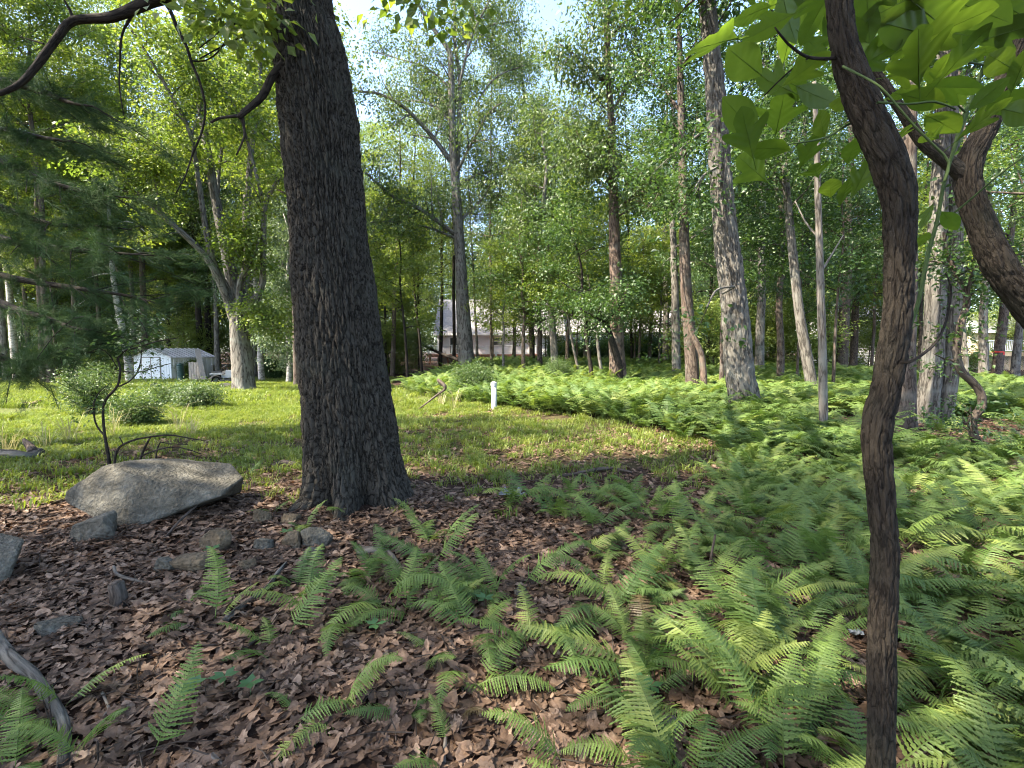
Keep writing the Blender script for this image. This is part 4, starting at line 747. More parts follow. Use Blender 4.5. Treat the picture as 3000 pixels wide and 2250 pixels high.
LV = [(2090, 127, 215, 2, 200), (2180, 180, 170, 0, 215), (2307, 50, 130, 0, 60), (2407, 18, 170, 2, 100), (2357, 205, 125, 2, 300), (2510, 118, 170, 0, 185), (2500, 85, 95, 0, 30), (2723, 45, 260, 2, 20), (2655, 85, 190, 1, 190),
      (2770, 85, 200, 2, 330), (2690, 170, 200, 2, 230), (2620, 15, 190, 1, 160), (2836, 104, 120, 0, 10), (2950, 95, 150, 1, 340), (2985, 40, 170, 2, 20), (2285, 335, 150, 2, 250), (2167, 340, 150, 0, 215), (2190, 392, 140, 2, 240), (2253, 434, 125, 0, 190),
      (2370, 442, 105, 2, 270), (2205, 495, 145, 2, 215), (2390, 500, 100, 2, 230), (2434, 548, 100, 0, 235), (2525, 520, 110, 2, 280), (2475, 560, 80, 1, 260), (2497, 440, 90, 0, 250), (2390, 280, 110, 0, 20), (2407, 362, 95, 0, 230), (2633, 400, 90, 2, 280),
      (2705, 292, 115, 0, 10), (2795, 255, 120, 1, 340), (2760, 360, 130, 0, 20), (2877, 352, 125, 2, 300), (2960, 300, 140, 0, 350), (2985, 330, 120, 0, 10), (2715, 633, 66, 1, 100), (2782, 646, 75, 0, 30), (2705, 700, 62, 0, 250), (2723, 402, 90, 1, 200), (2650, 272, 80, 0, 160),
      (2265, 242, 110, 1, 200), (2560, 170, 120, 2, 320), (2870, 30, 170, 0, 10), (2930, 180, 130, 0, 200), (2620, 120, 130, 0, 30), (2470, 300, 80, 0, 180), (2250, 80, 120, 1, 150), (2200, 40, 110, 0, 170), (2540, 10, 180, 2, 60), (2820, 160, 140, 2, 290), (2990, 200, 120, 1, 250), (2895, 275, 90, 0, 300), (2440, 60, 120, 0, 200), (2335, 250, 90, 0, 240), (2660, 215, 100, 1, 350), (2750, 210, 110, 2, 250)]
for e in LV:
    sh = e[0] > 2640
    add_leaf(shoot if sh else sass, gb_ if sh else sb, e[0], e[1], e[2] * 1.14, rs.uniform(1.35, 1.75) if e[2] < 180 else rs.uniform(1.3, 1.45), e[3], e[4])
for k in range(22):
    x = rs.uniform(2100, 3040); y = rs.uniform(-60, 120 + (x - 2300) * .35); sh = x > 2640
    add_leaf(shoot if sh else sass, gb_ if sh else sb, x, y, rs.uniform(80, 150), rs.uniform(1.6, 2.3))

# ---------------------------------------------------------------- ferns
def frond_mesh(name, seed, n=19, lobes=5, arch=1.2, up0=1.15):
    """one arching frond of unit length: stalk, leaflets toothed to the midrib"""
    rs = np.random.RandomState(seed); K = 28; t = np.linspace(0, 1, K); pit = up0 - arch * t ** 1.25; yw = .55 * rs.normal() * t ** 1.4
    d = np.stack([np.cos(pit) * np.cos(yw), np.cos(pit) * np.sin(yw), np.sin(pit)], -1); p = np.vstack([[0, 0, 0], np.cumsum(d, 0) / K])[:K]
    v, f = [], []
    def at(u): i = min(K - 2, int(u * (K - 1))); w = u * (K - 1) - i; return p[i] * (1 - w) + p[i + 1] * w, d[i]
    for i in range(K - 1):
        s = np.array([-math.sin(yw[i]), math.cos(yw[i]), 0]) * (.0055 * (1 - .8 * t[i])); k = len(v); v += [p[i] - s, p[i] + s, p[i + 1] + s * .9, p[i + 1] - s * .9, p[i] - np.cross(s, d[i]), p[i + 1] - np.cross(s, d[i])]; f += [(k, k + 1, k + 2, k + 3), (k, k + 3, k + 5, k + 4), (k + 1, k + 4, k + 5, k + 2)]
    for j in range(n):
        u = .20 + .785 * (j / (n - 1)) ** .92; c, dd = at(u); e = (u - .2) / .8
        ln = .215 * (1 - e) ** .75 * (.72 + .28 * ss(0, .25, e)) + .012; w = min(.40 / n, ln * .30)
        for sd in (-1, 1):
            side = unit(np.cross([0, 0, 1], dd)) * sd; nrm = unit(np.cross(dd, side) * sd); droop = rs.normal(-.22, .16)
            q = unit(side * 1.0 + dd * rs.normal(.34, .06) + nrm * droop); l_ = ln * rs.uniform(.88, 1.08); acr = unit(dd - q * np.dot(dd, q)); m = lobes if l_ > .06 else max(2, lobes - 2)
            cen = [c + q * l_ * k / m - nrm * (.14 * l_ * (k / m) ** 2) for k in range(m + 1)]; b = len(v); v += cen
            for k in range(m):
                ww = w * (1 - .80 * (k / m) ** 1.3) * rs.uniform(.9, 1.1); w2 = w * (1 - .80 * ((k + 1) / m) ** 1.3) * (k < m - 1); tip = cen[k] * .3 + cen[k + 1] * .7 + q * l_ * .12 / m
                i1 = len(v); e_ = nrm * .003
                v += [cen[k] + acr * ww * .50 + e_, tip + acr * ww * 1.0 + e_, cen[k + 1] + acr * w2 * .50 + e_, cen[k] - acr * ww * .50 + e_, tip - acr * ww * 1.0 + e_, cen[k + 1] - acr * w2 * .50 + e_]
                f += [(b + k, b + k + 1, i1 + 2, i1 + 1, i1), (b + k + 1, b + k, i1 + 3, i1 + 4, i1 + 5)]
    return np.array(v), f
_rf = np.random.RandomState(77)
FRV = [frond_mesh('frond', 600 + i, n=int(_rf.randint(22, 31)), arch=_rf.uniform(.8, 2.2), up0=_rf.uniform(.65, 1.3)) for i in range(14)]
FR = [raw_mesh('frond_%d' % i, v, f, 'fern') for i, (v, f) in enumerate(FRV)]
M['brown_fern'] = leaf_mat('browned_fern', [(0.06, 0.045, 0.018), (0.12, 0.085, 0.035)], trans=.25, tcol=(1.2, 1.0, .6))
FR += [raw_mesh('browned_frond_%d' % i, FRV[i][0], FRV[i][1], 'brown_fern') for i in (2, 5)]
rs = np.random.RandomState(601)
def rot_z(v, a): c, s = math.cos(a), math.sin(a); return v @ np.array([[c, s, 0], [-s, c, 0], [0, 0, 1]])
LOW = [frond_mesh('frond', 650 + i, n=18, lobes=3, arch=(1.1, 1.5, 1.8, 1.1)[i], up0=(1.15, 1.25, 1.3, 1.0)[i]) for i in range(4)]
def fern_plant(name, seed, nf):
    rs = np.random.RandomState(seed); v, f, nn = [], [], 0
    for k in range(nf):
        a, b = LOW[rs.randint(0, 4)]; w = rot_z(a * rs.uniform(.7, 1.1), k * 6.283 / nf + rs.normal(0, .35)) + np.array([rs.normal(0, .05), rs.normal(0, .05), 0]); v.append(w); f += [tuple(i + nn for i in q) for q in b]; nn += len(w)
    return raw_mesh(name, np.concatenate(v), f, 'fern')
FP = source_collection('fern_plants', [fern_plant('fern_plant_%d' % i, 660 + i, 5 + i % 3) for i in range(6)])
# density of ferns over the ground
def fern_density(x, y):
    dn = ss(-.35, .5, x - fern_edge(y)) * (1 - .97 * bare_patch(x, y)) * (1 - ss(42, 50, y))
    dn = np.maximum(dn, .5 * ss(1.3, .7, np.hypot((x - .85) * 1.0, (y - 4.3) * 1.3)))
    dn = np.maximum(dn, .24 * ss(-1.9, -.9, x) * ss(1.7, 2.2, y) * (1 - ss(4.3, 5, y)) * (1 - ss(.6, 1.0, x)) * (np.hypot(x + 1.55, y - 4.75) > .75))
    dn = dn * (1 - .85 * ((np.abs(x - (.12 + .02 * y)) < .16) & (y > 2.2) & (y < 4.6)))
    dn = dn * (np.hypot(x - .98, y - 1.18) > .32)
    return dn
cand = []
gxs = np.arange(-4, 20, .235); gys = np.arange(.95, 46, .235)
cx, cy_ = np.meshgrid(gxs, gys); cx = (cx + rs.uniform(-.13, .13, cx.shape)).ravel(); cy_ = (cy_ + rs.uniform(-.13, .13, cy_.shape)).ravel()
inview = np.abs(cx) < cy_ * 1.25 + 1.2
pr = fern_density(cx, cy_) * np.where(cy_ < 4.5, .88, np.where(cy_ < 12, .95, np.where(cy_ < 22, .62, .42))); sel = (rs.rand(len(cx)) < pr) & inview; cx, cy_ = cx[sel], cy_[sel]
extra = [(G(px, py)[:2], s) for px, py, s in [(230, 2220, .42), (40, 2150, .5), (120, 2080, .45), (60, 2260, .5), (640, 1830, .52), (820, 1900, .55), (1010, 1850, .5), (980, 2080, .42), (830, 2110, .36), (1190, 2090, .30), (1290, 2200, .32), (880, 1560, .45), (800, 1500, .42), (1010, 1500, .5), (1240, 1600, .5), (860, 1730, .4), (560, 1790, .42), (1160, 1660, .5), (1330, 1780, .55), (1400, 2000, .5), (420, 2260, .5), (740, 1400, .4), (1560, 1900, .6), (1480, 1740, .6)]]
ex = np.array([e[0] for e in extra]); cx = np.concatenate([ex[:, 0], cx]); cy_ = np.concatenate([ex[:, 1], cy_]); es = np.concatenate([[e[1] for e in extra], np.zeros(len(cx) - len(ex))])
order = np.argsort(np.where(es > 0, 0, cy_ + .15 * abs(cx) + (np.abs(cx) > cy_ * 1.12 + .25) * 30)); cx, cy_, es = cx[order], cy_[order], es[order]
NI = 300
def fern_label(x, y, e):
    if e and x < -2: return 'fern on the leaf litter at the lower left corner', 'ferns at lower left'
    if x < -.2 and y > 3.7: return 'fern growing round the foot of the big dark oak', 'ferns round the big oak'
    if x < .2: return 'light green fern scattered over brown leaves below the big oak', 'ferns scattered on the leaf litter'
    if y < 2.4 and x < 1.35: return 'fern in the lower foreground left of the crooked sapling', 'ferns left of the sapling'
    if y < 3.2 and x >= 1.3: return 'fern in the lush bed right of the crooked sapling', 'ferns right of the sapling'
    if y < 3.6: return 'fern in the middle of the near fern bed, behind the nearest ones', 'ferns in the near bed'
    px = 1500 + F * x / y
    row = ('front', 'nearer') if y < 4.6 else (('middle', 'middle') if y < 6.0 else ('back', 'farther'))
    if px < 1750: return 'fern in the loose %s clump beside the little leafy path' % row[0], 'ferns beside the path, %s' % row[0]
    if px < 2050: return 'fern in the %s row at the edge of the grassy clearing' % row[0], 'ferns by the clearing, %s' % row[0]
    if px < 2330: return 'fern in the %s row of the bed below the big grey oak' % row[0], 'ferns below the grey oak, %s' % row[0]
    if px < 2580: return 'fern in the %s row between the bare dead trunk and crooked sapling' % row[0], 'ferns before the dead trunk, %s' % row[0]
    return 'fern in the %s row right of the crooked sapling, below the forked oak' % row[0], 'ferns below the forked oak, %s' % row[0]
for k in range(min(NI, len(cx))):
    x, y = cx[k], cy_[k]; lb, grp = fern_label(x, y, es[k]); root = thing('fern', lb, 'fern', on_ground(x, y), grp, rs.rand() * 6.283)
    nf = rs.randint(4, 8) if x > .3 else rs.randint(2, 5); s = es[k] * .85 if es[k] else rs.uniform(.34, .64)
    for q in range(nf):
        o = bpy.data.objects.new('frond', FR[rs.randint(0, 14) if rs.rand() > .02 else rs.randint(14, 16)]); C.objects.link(o); o.parent = root
        o.rotation_euler = (rs.normal(0, .12), rs.normal(0, .15), q * 6.283 / nf + rs.normal(0, .45)); z = s * rs.uniform(.6, 1.2); o.scale = (z, z * rs.choice([-1, 1]) * rs.uniform(.85, 1.1), z); o.location = (rs.normal(0, .04), rs.normal(0, .04), -.01)
x, y = cx[NI:], cy_[NI:]; k = len(x)
o = scatter('fern_bed', np.stack([x, y, H(x, y)], -1), np.stack([rs.normal(0, .1, k), rs.normal(0, .1, k), rs.rand(k) * 6.283], -1), rs.uniform(.42, .78, k) * (1 + .5 * ss(6, 12, y)), rs.randint(0, 6, k), FP, kind='stuff')
o['label'] = 'dense bed of green ferns spreading back under the trees'; o['category'] = 'ferns'

# ---------------------------------------------------------------- leaf litter, turf, weeds
def oak_leaf_mesh(name, seed):
    rs = np.random.RandomState(seed); n = 15; t = np.linspace(0, 1, n); nl = rs.choice([1.5, 2.5, 3.5, 3.5, 4.5]); ph = rs.rand() * .5; wd = rs.uniform(.17, .33); dp = rs.uniform(.1, .62)
    env = np.sin(math.pi * np.clip(t ** .8 * .93 + .05, 0, 1)) ** .75; v, f = [], []; cl = rs.uniform(-.7, 1.1); cw = rs.uniform(-.4, 1.1); tw = rs.uniform(-.6, .6); wv = rs.uniform(.01, .04)
    for i in range(n):
        for sd in (-1, -.5, 0, .5, 1):
            lb = 1 - dp * (.5 - .5 * math.cos(2 * math.pi * (nl * t[i] + ph + (.12 if sd > 0 else 0)))) ** 1.4; yy = sd * wd * env[i] * (lb if abs(sd) == 1 else max(.45, lb) if lb < .5 else 1) * (1 + .08 * rs.normal())
            z = cl * .3 * (t[i] - .5) ** 2 + cw * yy * yy * 2.0 + tw * yy * (t[i] - .5) + wv * math.sin(9 * t[i] + 6 * yy + seed); v.append((t[i] - .5 + .10 * abs(sd) * env[i], yy, z))
    for i in range(n - 1):
        for j in range(4): f.append((i * 5 + j, i * 5 + j + 1, i * 5 + j + 6, i * 5 + j + 5))
    b = len(v); v += [(-.68, -.006, .02), (-.68, .006, .02), (-.48, .008, 0), (-.48, -.008, 0)]; f.append((b, b + 1, b + 2, b + 3))
    return raw_mesh(name, v, f, 'litter')
LT = source_collection('fallen_leaves', [oak_leaf_mesh('fallen_leaf_%d' % i, 700 + i) for i in range(14)])
rs = np.random.RandomState(702)
def rnd(n, x0, x1, y0, y1): return rs.uniform(x0, x1, n), rs.uniform(y0, y1, n)
parts = []
x, y = rnd(72000, -6.5, 4.5, .7, 5.2); parts.append((x, y))
x, y = rnd(22000, -9, 8, 4.6, 9.5); kp = rs.rand(len(x)) < (.95 - .55 * ss(6.0, 9.5, y - .15 * x) + .45 * (vnoise(x * .7 + 40, y * .7 + 9, 5) > .55)); parts.append((x[kp], y[kp]))
x, y = rnd(24000, -9, 7, 7, 15); kp = (vnoise(x * .45 + 40, y * .5 + 9, 6) > .42) & (rs.rand(len(x)) < .75 * ss(-5.5, -2, x) + .12); parts.append((x[kp], y[kp]))
x, y = rnd(9000, 5.5, 14, 6.3, 11.8); kp = rs.rand(len(x)) < bare_patch(x, y) + .1; parts.append((x[kp], y[kp]))
lx = np.concatenate([p[0] for p in parts]); ly = np.concatenate([p[1] for p in parts]); kp = np.abs(lx) < ly * 1.25 + 1.4; lx, ly = lx[kp], ly[kp]
kp = np.hypot(lx + 1.55, ly - 4.78) > .5; lx, ly = lx[kp], ly[kp]; k = len(lx)
o = scatter('leaf_litter', np.stack([lx, ly, H(lx, ly) + rs.uniform(.004, .034, k)], -1), np.stack([rs.normal(0, .22, k), rs.normal(0, .22, k), rs.rand(k) * 6.283], -1), (.035 + .078 * rs.rand(k) ** 1.2), rs.randint(0, 14, k), LT, kind='stuff')
o['label'] = 'brown fallen oak leaves covering the forest floor'; o['category'] = 'leaf litter'
def grass_tuft(name, seed, n=26, h=.13, m='grass', wide=.006, rad=.13):
    rs = np.random.RandomState(seed); v, f = [], []
    for k in range(n):
        a = rs.rand() * 6.283; r = rad * math.sqrt(rs.rand()); b = np.array([math.cos(a) * r, math.sin(a) * r, -.01]); az = rs.rand() * 6.283; hh = h * rs.uniform(.5, 1.3); ln = rs.uniform(.4, 1.2)
        d = np.array([math.cos(az), math.sin(az), 0]); s = np.array([-d[1], d[0], 0]) * wide * rs.uniform(.7, 1.4)
        m1 = b + d * hh * ln * .35 + np.array([0, 0, hh * .7]); e = b + d * hh * ln + np.array([0, 0, hh * rs.uniform(.6, 1)])
        i = len(v); v += [b - s * .6, b + s * .6, m1 + s, m1 - s, e]; f += [(i, i + 1, i + 2, i + 3), (i + 3, i + 2, i + 4)]
    return raw_mesh(name, v, f, m)
GT = source_collection('grass_tufts', [grass_tuft('grass_tuft_%d' % i, 720 + i) for i in range(5)])
parts = []
x, y = rnd(30000, -12, 4, 4.3, 14); kp = rs.rand(len(x)) < (turf(x, y) + .06) * (1 - .55 * ss(-5, -1.5, x) * (1 - ss(11, 13, y))) * (.25 + .75 * (vnoise(x * .9 + 50, y * .9 + 20, 8) > .38)); parts.append((x[kp], y[kp], np.full(kp.sum(), .8)))
x, y = rnd(15000, -30, 2, 13, 37); kp = rs.rand(len(x)) < turf(x, y); parts.append((x[kp], y[kp], np.full(kp.sum(), 1.25)))
x, y = rnd(3000, 6, 26, 10.5, 30); kp = (x > 7 + .2 * y) & (rs.rand(len(x)) < .8); parts.append((x[kp], y[kp], np.full(kp.sum(), 1.3)))
tx = np.concatenate([p[0] for p in parts]); ty = np.concatenate([p[1] for p in parts]); ts = np.concatenate([p[2] for p in parts]); k = len(tx)
o = scatter('grass', np.stack([tx, ty, H(tx, ty)], -1), np.stack([rs.normal(0, .08, k), rs.normal(0, .08, k), rs.rand(k) * 6.283], -1), ts * rs.uniform(.6, 1.2, k), rs.randint(0, 5, k), GT, kind='stuff')
o['label'] = 'low bright green grass of the lawn and clearing'; o['category'] = 'grass'
# pale seeding grass tufts at the edge of the lawn
ST = grass_tuft('tall_grass', 760, 22, .55, 'straw', .004, .09)
for i, (px, py) in enumerate([(560, 1280), (520, 1270), (140, 1315), (210, 1300), (30, 1330), (330, 1275), (1290, 1190), (1330, 1200), (960, 1190)]):
    o = bpy.data.objects.new('grass_clump', ST); C.objects.link(o); o.location = tuple(G(px, py)); o.rotation_euler[2] = i; o.scale = (1, 1, .8 + .3 * (i % 2)); tag(o, 'tall pale clump of seeding grass beyond the boulder' if px < 700 else 'tall pale grass stalks beside the broken branch and pipe', 'grass', 'pale grass clumps at left' if px < 700 else 'pale grass by the pipe')

# ---------------------------------------------------------------- boulder and stones
def hull_stone(name, pts, m, loc, rough=.02, cuts=3, seed=0, rz=0.0, parent=None, freq=3.0):
    bm = bmesh.new()
    for p in pts: bm.verts.new(p)
    r = bmesh.ops.convex_hull(bm, input=bm.verts); bmesh.ops.delete(bm, geom=[v for v in bm.verts if not v.link_faces], context='VERTS')
    bmesh.ops.triangulate(bm, faces=bm.faces)
    bmesh.ops.bevel(bm, geom=list(bm.edges), offset=rough * .7, segments=1, affect='EDGES')
    bmesh.ops.triangulate(bm, faces=bm.faces)
    for _ in range(cuts):
        e = [e for e in bm.edges if e.calc_length() > rough * 1.1]
        if e: bmesh.ops.subdivide_edges(bm, edges=e, cuts=1, use_grid_fill=True)
        bmesh.ops.triangulate(bm, faces=[f for f in bm.faces if len(f.verts) > 4])
    bm.normal_update()
    from mathutils import noise
    for v in bm.verts:
        c = v.co * freq + Vector((seed * 7.1, 3, 1)); d = noise.fractal(c, 1.0, 2.0, 4) * rough + abs(noise.noise(c * 2.2)) * rough * .6
        v.co += v.normal * d
    me = bpy.data.meshes.new(name); bm.to_mesh(me); bm.free(); me.materials.append(M[m])
    me.polygons.foreach_set('use_smooth', [True] * len(me.polygons)); me.update()
    try: me.set_sharp_from_angle(angle=R(16))
    except Exception: pass
    o = bpy.data.objects.new(name, me); C.objects.link(o); o.location = tuple(loc); o.rotation_euler[2] = rz
    return o
bl = G(435, 1528); bl[2] -= .0
o = hull_stone('boulder', [(a_ * .76 - .07, b_, c_ * .88) for a_, b_, c_ in [(-.80, .0, .30), (-.84, .02, .22), (-.80, .0, .18), (-.39, -.08, .08), (-.10, -.14, -.01), (.14, -.12, .01), (.31, -.06, .11), (.65, .05, .18), (.80, .16, .24), (.80, .14, .20),
  (-.52, .10, .50), (-.42, .10, .53), (-.03, .0, .42), (.17, -.02, .34), (.48, .04, .28), (-.38, .42, .50), (-.1, .62, .44), (.45, .72, .37), (.78, .5, .27), (-.72, .35, .2), (-.5, .6, .05), (.6, .7, .05), (.2, .5, -.05)]], 'boulder', bl, .011, 5, 3)
tag(o, 'large angular grey boulder tilted on smaller stones at left', 'boulder')
rs = np.random.RandomState(900)
def stone(px, py, wpx, hpx, label, m='boulder', seed=0, tilt=0.0, rz=0.0, group=None, sink=.55):
    g_ = G(px, py); s = g_[1] / F; w, h = wpx * s, hpx * s; rr = np.random.RandomState(seed); pts = []
    for k in range(15):
        v = unit(rr.normal(size=3)); v = np.sign(v) * np.abs(v) ** .6; x, y, z = v[0] * w / 2, v[1] * w * .36, v[2] * h * .6
        c, sn = math.cos(tilt), math.sin(tilt); pts.append((c * x - sn * z, y, sn * x + c * z + h * (.5 - sink * .5)))
    o = hull_stone('stone', pts, m, g_, w * .035, 3, seed, rz, freq=.9 / max(w, .05)); tag(o, label, 'stone', group); return o
stone(285, 1575, 130, 90, 'flat stone leaning under the left end of the boulder', 'boulder', 1, .55)
stone(5, 1680, 190, 130, 'grey stone cut by the left edge of the picture', 'boulder', 2, -.3)
stone(175, 1845, 115, 60, 'flat grey stone half buried in brown leaves at lower left', 'boulder', 3, .1)
stone(570, 1665, 140, 62, 'rounded brown stone in front of the boulder with a flat grey top', 'brown_stone', 4, .08)
stone(638, 1610, 95, 75, 'slanting brown stone just behind the rounded brown stone', 'brown_stone', 5, .7)
stone(487, 1675, 52, 65, 'dark slab of stone standing on edge beside the rounded brown stone', 'boulder', 6, .9)
stone(642, 1565, 50, 26, 'small flat brown stone behind the slanting one', 'brown_stone', 7, .1)
stone(775, 1610, 60, 50, 'rounded grey stone left of the big oak roots', 'boulder', 8, 0)
stone(858, 1605, 58, 62, 'tan stone close in front of the big oak', 'brown_stone', 9, .2)
stone(925, 1600, 72, 84, 'dark upright stone against the big oak roots', 'boulder', 10, 1.2)
stone(918, 1640, 62, 44, 'pale grey stone in the ferns before the big oak', 'boulder', 11, .05)
stone(768, 1530, 50, 62, 'brownish stone beside the fern left of the big oak', 'brown_stone', 12, 1.1)
stone(850, 1530, 70, 30, 'flat brown stone at the left root of the big oak', 'brown_stone', 13, -.1)
stone(725, 1665, 56, 36, 'small brown stone among the ferns left of the big oak', 'brown_stone', 14, .1)
stone(1150, 1565, 56, 24, 'small flat brown stone right of the big oak foot', 'brown_stone', 15, .1)
stone(1525, 1745, 44, 32, 'small dark stone on the leafy path', 'boulder', 16, .1)
stone(1965, 2150, 78, 60, 'grey stone half buried among the ferns at bottom right of centre', 'boulder', 17, .3)
stone(1375, 1730, 42, 30, 'pale stone behind the tall fern clump in the middle', 'boulder', 18, .1)
stone(155, 1475, 60, 16, 'low mossy stone just left of the boulder', 'brown_stone', 19, 0)
stone(690, 1430, 60, 26, 'grey stone between the boulder and the big oak', 'boulder', 20, 0)
stone(75, 1190, 50, 14, 'pale rock in the sunny lawn at far left, larger one', 'brown_stone', 21, 0)
stone(105, 1183, 30, 12, 'pale rock in the sunny lawn at far left, smaller one', 'brown_stone', 22, .3)
stone(660, 1135, 40, 16, 'pale rock left of the many stemmed trunk', 'boulder', 23, 0)
stone(450, 1135, 30, 16, 'pale rock in front of the shed', 'boulder', 24, 0)
stone(785, 1165, 24, 12, 'brown rock on the lawn right of the many stemmed trunk', 'brown_stone', 25, .2)

# ---------------------------------------------------------------- fallen wood
def lying(name, label, lst, m, cat, sides=10, group=None, lift=.3, lump=.25, seed=0, cut=False):
    """a stick on the ground: pixel, pixel, width in pixels, height above ground in metres"""
    pts, rad = [], []
    for e in lst:
        g_ = G(e[0], e[1]); r = e[2] / 2 * g_[1] / F; pts.append(g_ + np.array([0, 0, (e[3] if len(e) > 3 else 0) + r * (1 - lift) + .015])); rad.append(r)
    a, bb = smooth_path(pts, rad, max(.02, min(.1, rad[0] * 2))); mb = MB(); tube(mb, a, bb, sides, lump=lump, seed=seed)
    t0 = unit(a[0] - a[1]); mb.v[-1] = np.vstack([mb.v[-1], a[:1] + t0 * .002]); mb.c[-1] = np.vstack([mb.c[-1], a[:1]]); k = mb.n; mb.n += 1; mb.f += [((q + 1) % sides, q, k) for q in range(sides)]
    o = mb.build(name, m, None, pts[0], smooth=True); return tag(o, label, cat, group)
lying('fallen_branch', 'thick grey fallen branch curving over leaves at the lower left corner', [(-30, 1870, 38), (10, 1920, 36), (50, 1965, 38), (95, 1995, 33), (140, 2060, 32), (175, 2110, 30), (192, 2170, 29), (185, 2260, 32)], 'grey_bark', 'branch', 16, lump=.3, seed=2)
lying('log', 'short weathered log lying at the left edge of the lawn', [(-40, 1345, 34), (30, 1350, 34), (80, 1352, 30), (112, 1342, 34)], 'grey_bark', 'log', 12, lump=.4, seed=3)
lying('fallen_branch', 'dead forked stub sticking up from the log at left', [(100, 1345, 26, .03), (92, 1340, 22, .1), (82, 1340, 16, .17), (73, 1340, 8, .24)], 'brown_bark', 'branch', 8, seed=4)
sg = G(350, 1770); mb = MB(); tube(mb, [sg - [0, 0, .05], sg + [0, 0, .06], sg + [-.015, 0, .13]], [.052, .045, .042], 14, lump=.3, seed=5); tag(mb.build('stump', 'brown_bark', None, sg, smooth=True), 'tiny cut stump poking out of brown leaves at left', 'stump')
lying('fallen_stick', 'forked pale stick near the tiny stump', [(335, 1690, 9, .05), (345, 1705, 9, .03), (390, 1712, 9, .01), (435, 1718, 6)], 'dead_bark', 'stick', 8, seed=6)
lying('fallen_branch', 'lichen spotted dark branch between the ferns below the big oak', [(660, 1830, 20), (700, 1795, 18), (750, 1760, 16), (790, 1735, 14, .02), (815, 1710, 12, .05), (840, 1690, 7, .08)], 'grey_bark', 'branch', 8, seed=7)
lying('fallen_branch', 'mossy curved branch lying right of the big oak foot', [(1045, 1630, 26), (1090, 1625, 26), (1135, 1630, 22), (1165, 1660, 14)], 'dead_bark', 'branch', 8, seed=8)
lying('broken_branch', 'broken branch propped up on the grass left of the white pipe', [(1222, 1205, 4, .0), (1258, 1203, 5, .22), (1285, 1200, 6, .38), (1302, 1198, 8, .47), (1304, 1198, 11, .55), (1290, 1198, 12, .66), (1283, 1198, 6, .76)], 'brown_bark', 'branch', 8, seed=9)
lying('fallen_branch', 'long dead stick arching in front of the boulder', [(480, 1590, 7), (530, 1545, 7, .04), (600, 1500, 8, .08), (660, 1480, 6, .06), (705, 1475, 4)], 'brown_bark', 'stick', 6, seed=10)
lying('fallen_log', 'grey rotten log lying in ferns behind the crooked sapling', [(2450, 1140, 20, .2), (2500, 1145, 24, .2), (2560, 1150, 22, .15), (2620, 1155, 18, .1)], 'dead_bark', 'log', 10, seed=11)
lying('fallen_branch', 'leaning dead limb in front of the house deck', [(1470, 1090, 9), (1400, 1092, 10, .3), (1330, 1092, 10, .9), (1250, 1092, 8, 2.2), (1150, 1092, 6, 4.0)], 'dark_bark', 'branch', 8, seed=12)
for i, (pth, lb) in enumerate([([(1085, 1955, 9), (1200, 1950, 10), (1300, 1948, 9), (1370, 1940, 6)], 'dark lichen flecked stick across the leaves in the lower middle'), ([(1500, 1980, 7), (1560, 2060, 8), (1640, 2140, 6)], 'thin brown stick slanting down the lower middle'), ([(1300, 2250, 12), (1305, 2180, 11), (1310, 2150, 9)], 'pale stick pointing up from the bottom edge'),
    ([(2290, 1880, 14), (2320, 1920, 12), (2350, 1970, 10)], 'grey broken stick among ferns left of the crooked sapling'), ([(2075, 1710, 9, .0), (2082, 1690, 8, .12), (2092, 1690, 6, .28)], 'dark upright dead twig in the ferns'), ([(620, 2230, 18), (650, 2255, 14), (690, 2290, 10)], 'pale lichen covered stick at the bottom edge'),
    ([(690, 1930, 10), (730, 1900, 10), (770, 1860, 8)], 'dark stick left of the bright fern'), ([(1850, 1390, 8), (1780, 1380, 12), (1700, 1392, 10), (1640, 1400, 5)], 'dead branch lying across the leafy clearing'), ([(2590, 2170, 14), (2680, 2220, 16), (2740, 2260, 14)], 'dark stick at the foot of the crooked sapling'),
    ([(1540, 2130, 10), (1580, 2180, 14), (1600, 2230, 12)], 'pale rotten wood piece in the lower middle'), ([(270, 1440, 4), (150, 1455, 5), (20, 1470, 4)], 'thin straight twig left of the boulder'), ([(880, 1370, 12), (830, 1365, 18), (800, 1372, 10)], 'rotten log piece behind the big oak at left'), ([(560, 1920, 6), (640, 1955, 7), (700, 1990, 5)], 'thin twig on the leaves below the ferns at left'), ([(300, 2040, 8), (320, 2090, 9), (305, 2110, 6)], 'short dark twig right of the thick grey branch')]):
    lying('fallen_stick', lb, pth, 'dead_bark' if 'pale' in lb or 'grey' in lb else 'brown_bark', 'stick', 7, seed=30 + i)
# dense small twigs in the litter
rs = np.random.RandomState(910); mb = MB()
for k in range(900):
    y = rs.uniform(1.1, 6); x = rs.uniform(-1.2 * y - .3, 1.1 * y); a = rs.rand() * 6.28; l_ = rs.uniform(.08, .4); p0 = on_ground(x, y) + [0, 0, .03]; p2 = on_ground(x + math.cos(a) * l_, y + math.sin(a) * l_) + [0, 0, rs.uniform(.02, .06)]
    tube(mb, [p0, (p0 + p2) / 2 + rs.normal(0, .012, 3), p2], [.0035, .003, .0018], 4)
o = mb.build('twig_litter', 'brown_bark', kind='stuff'); o['label'] = 'thin dry twigs strewn over the fallen leaves'; o['category'] = 'twigs'

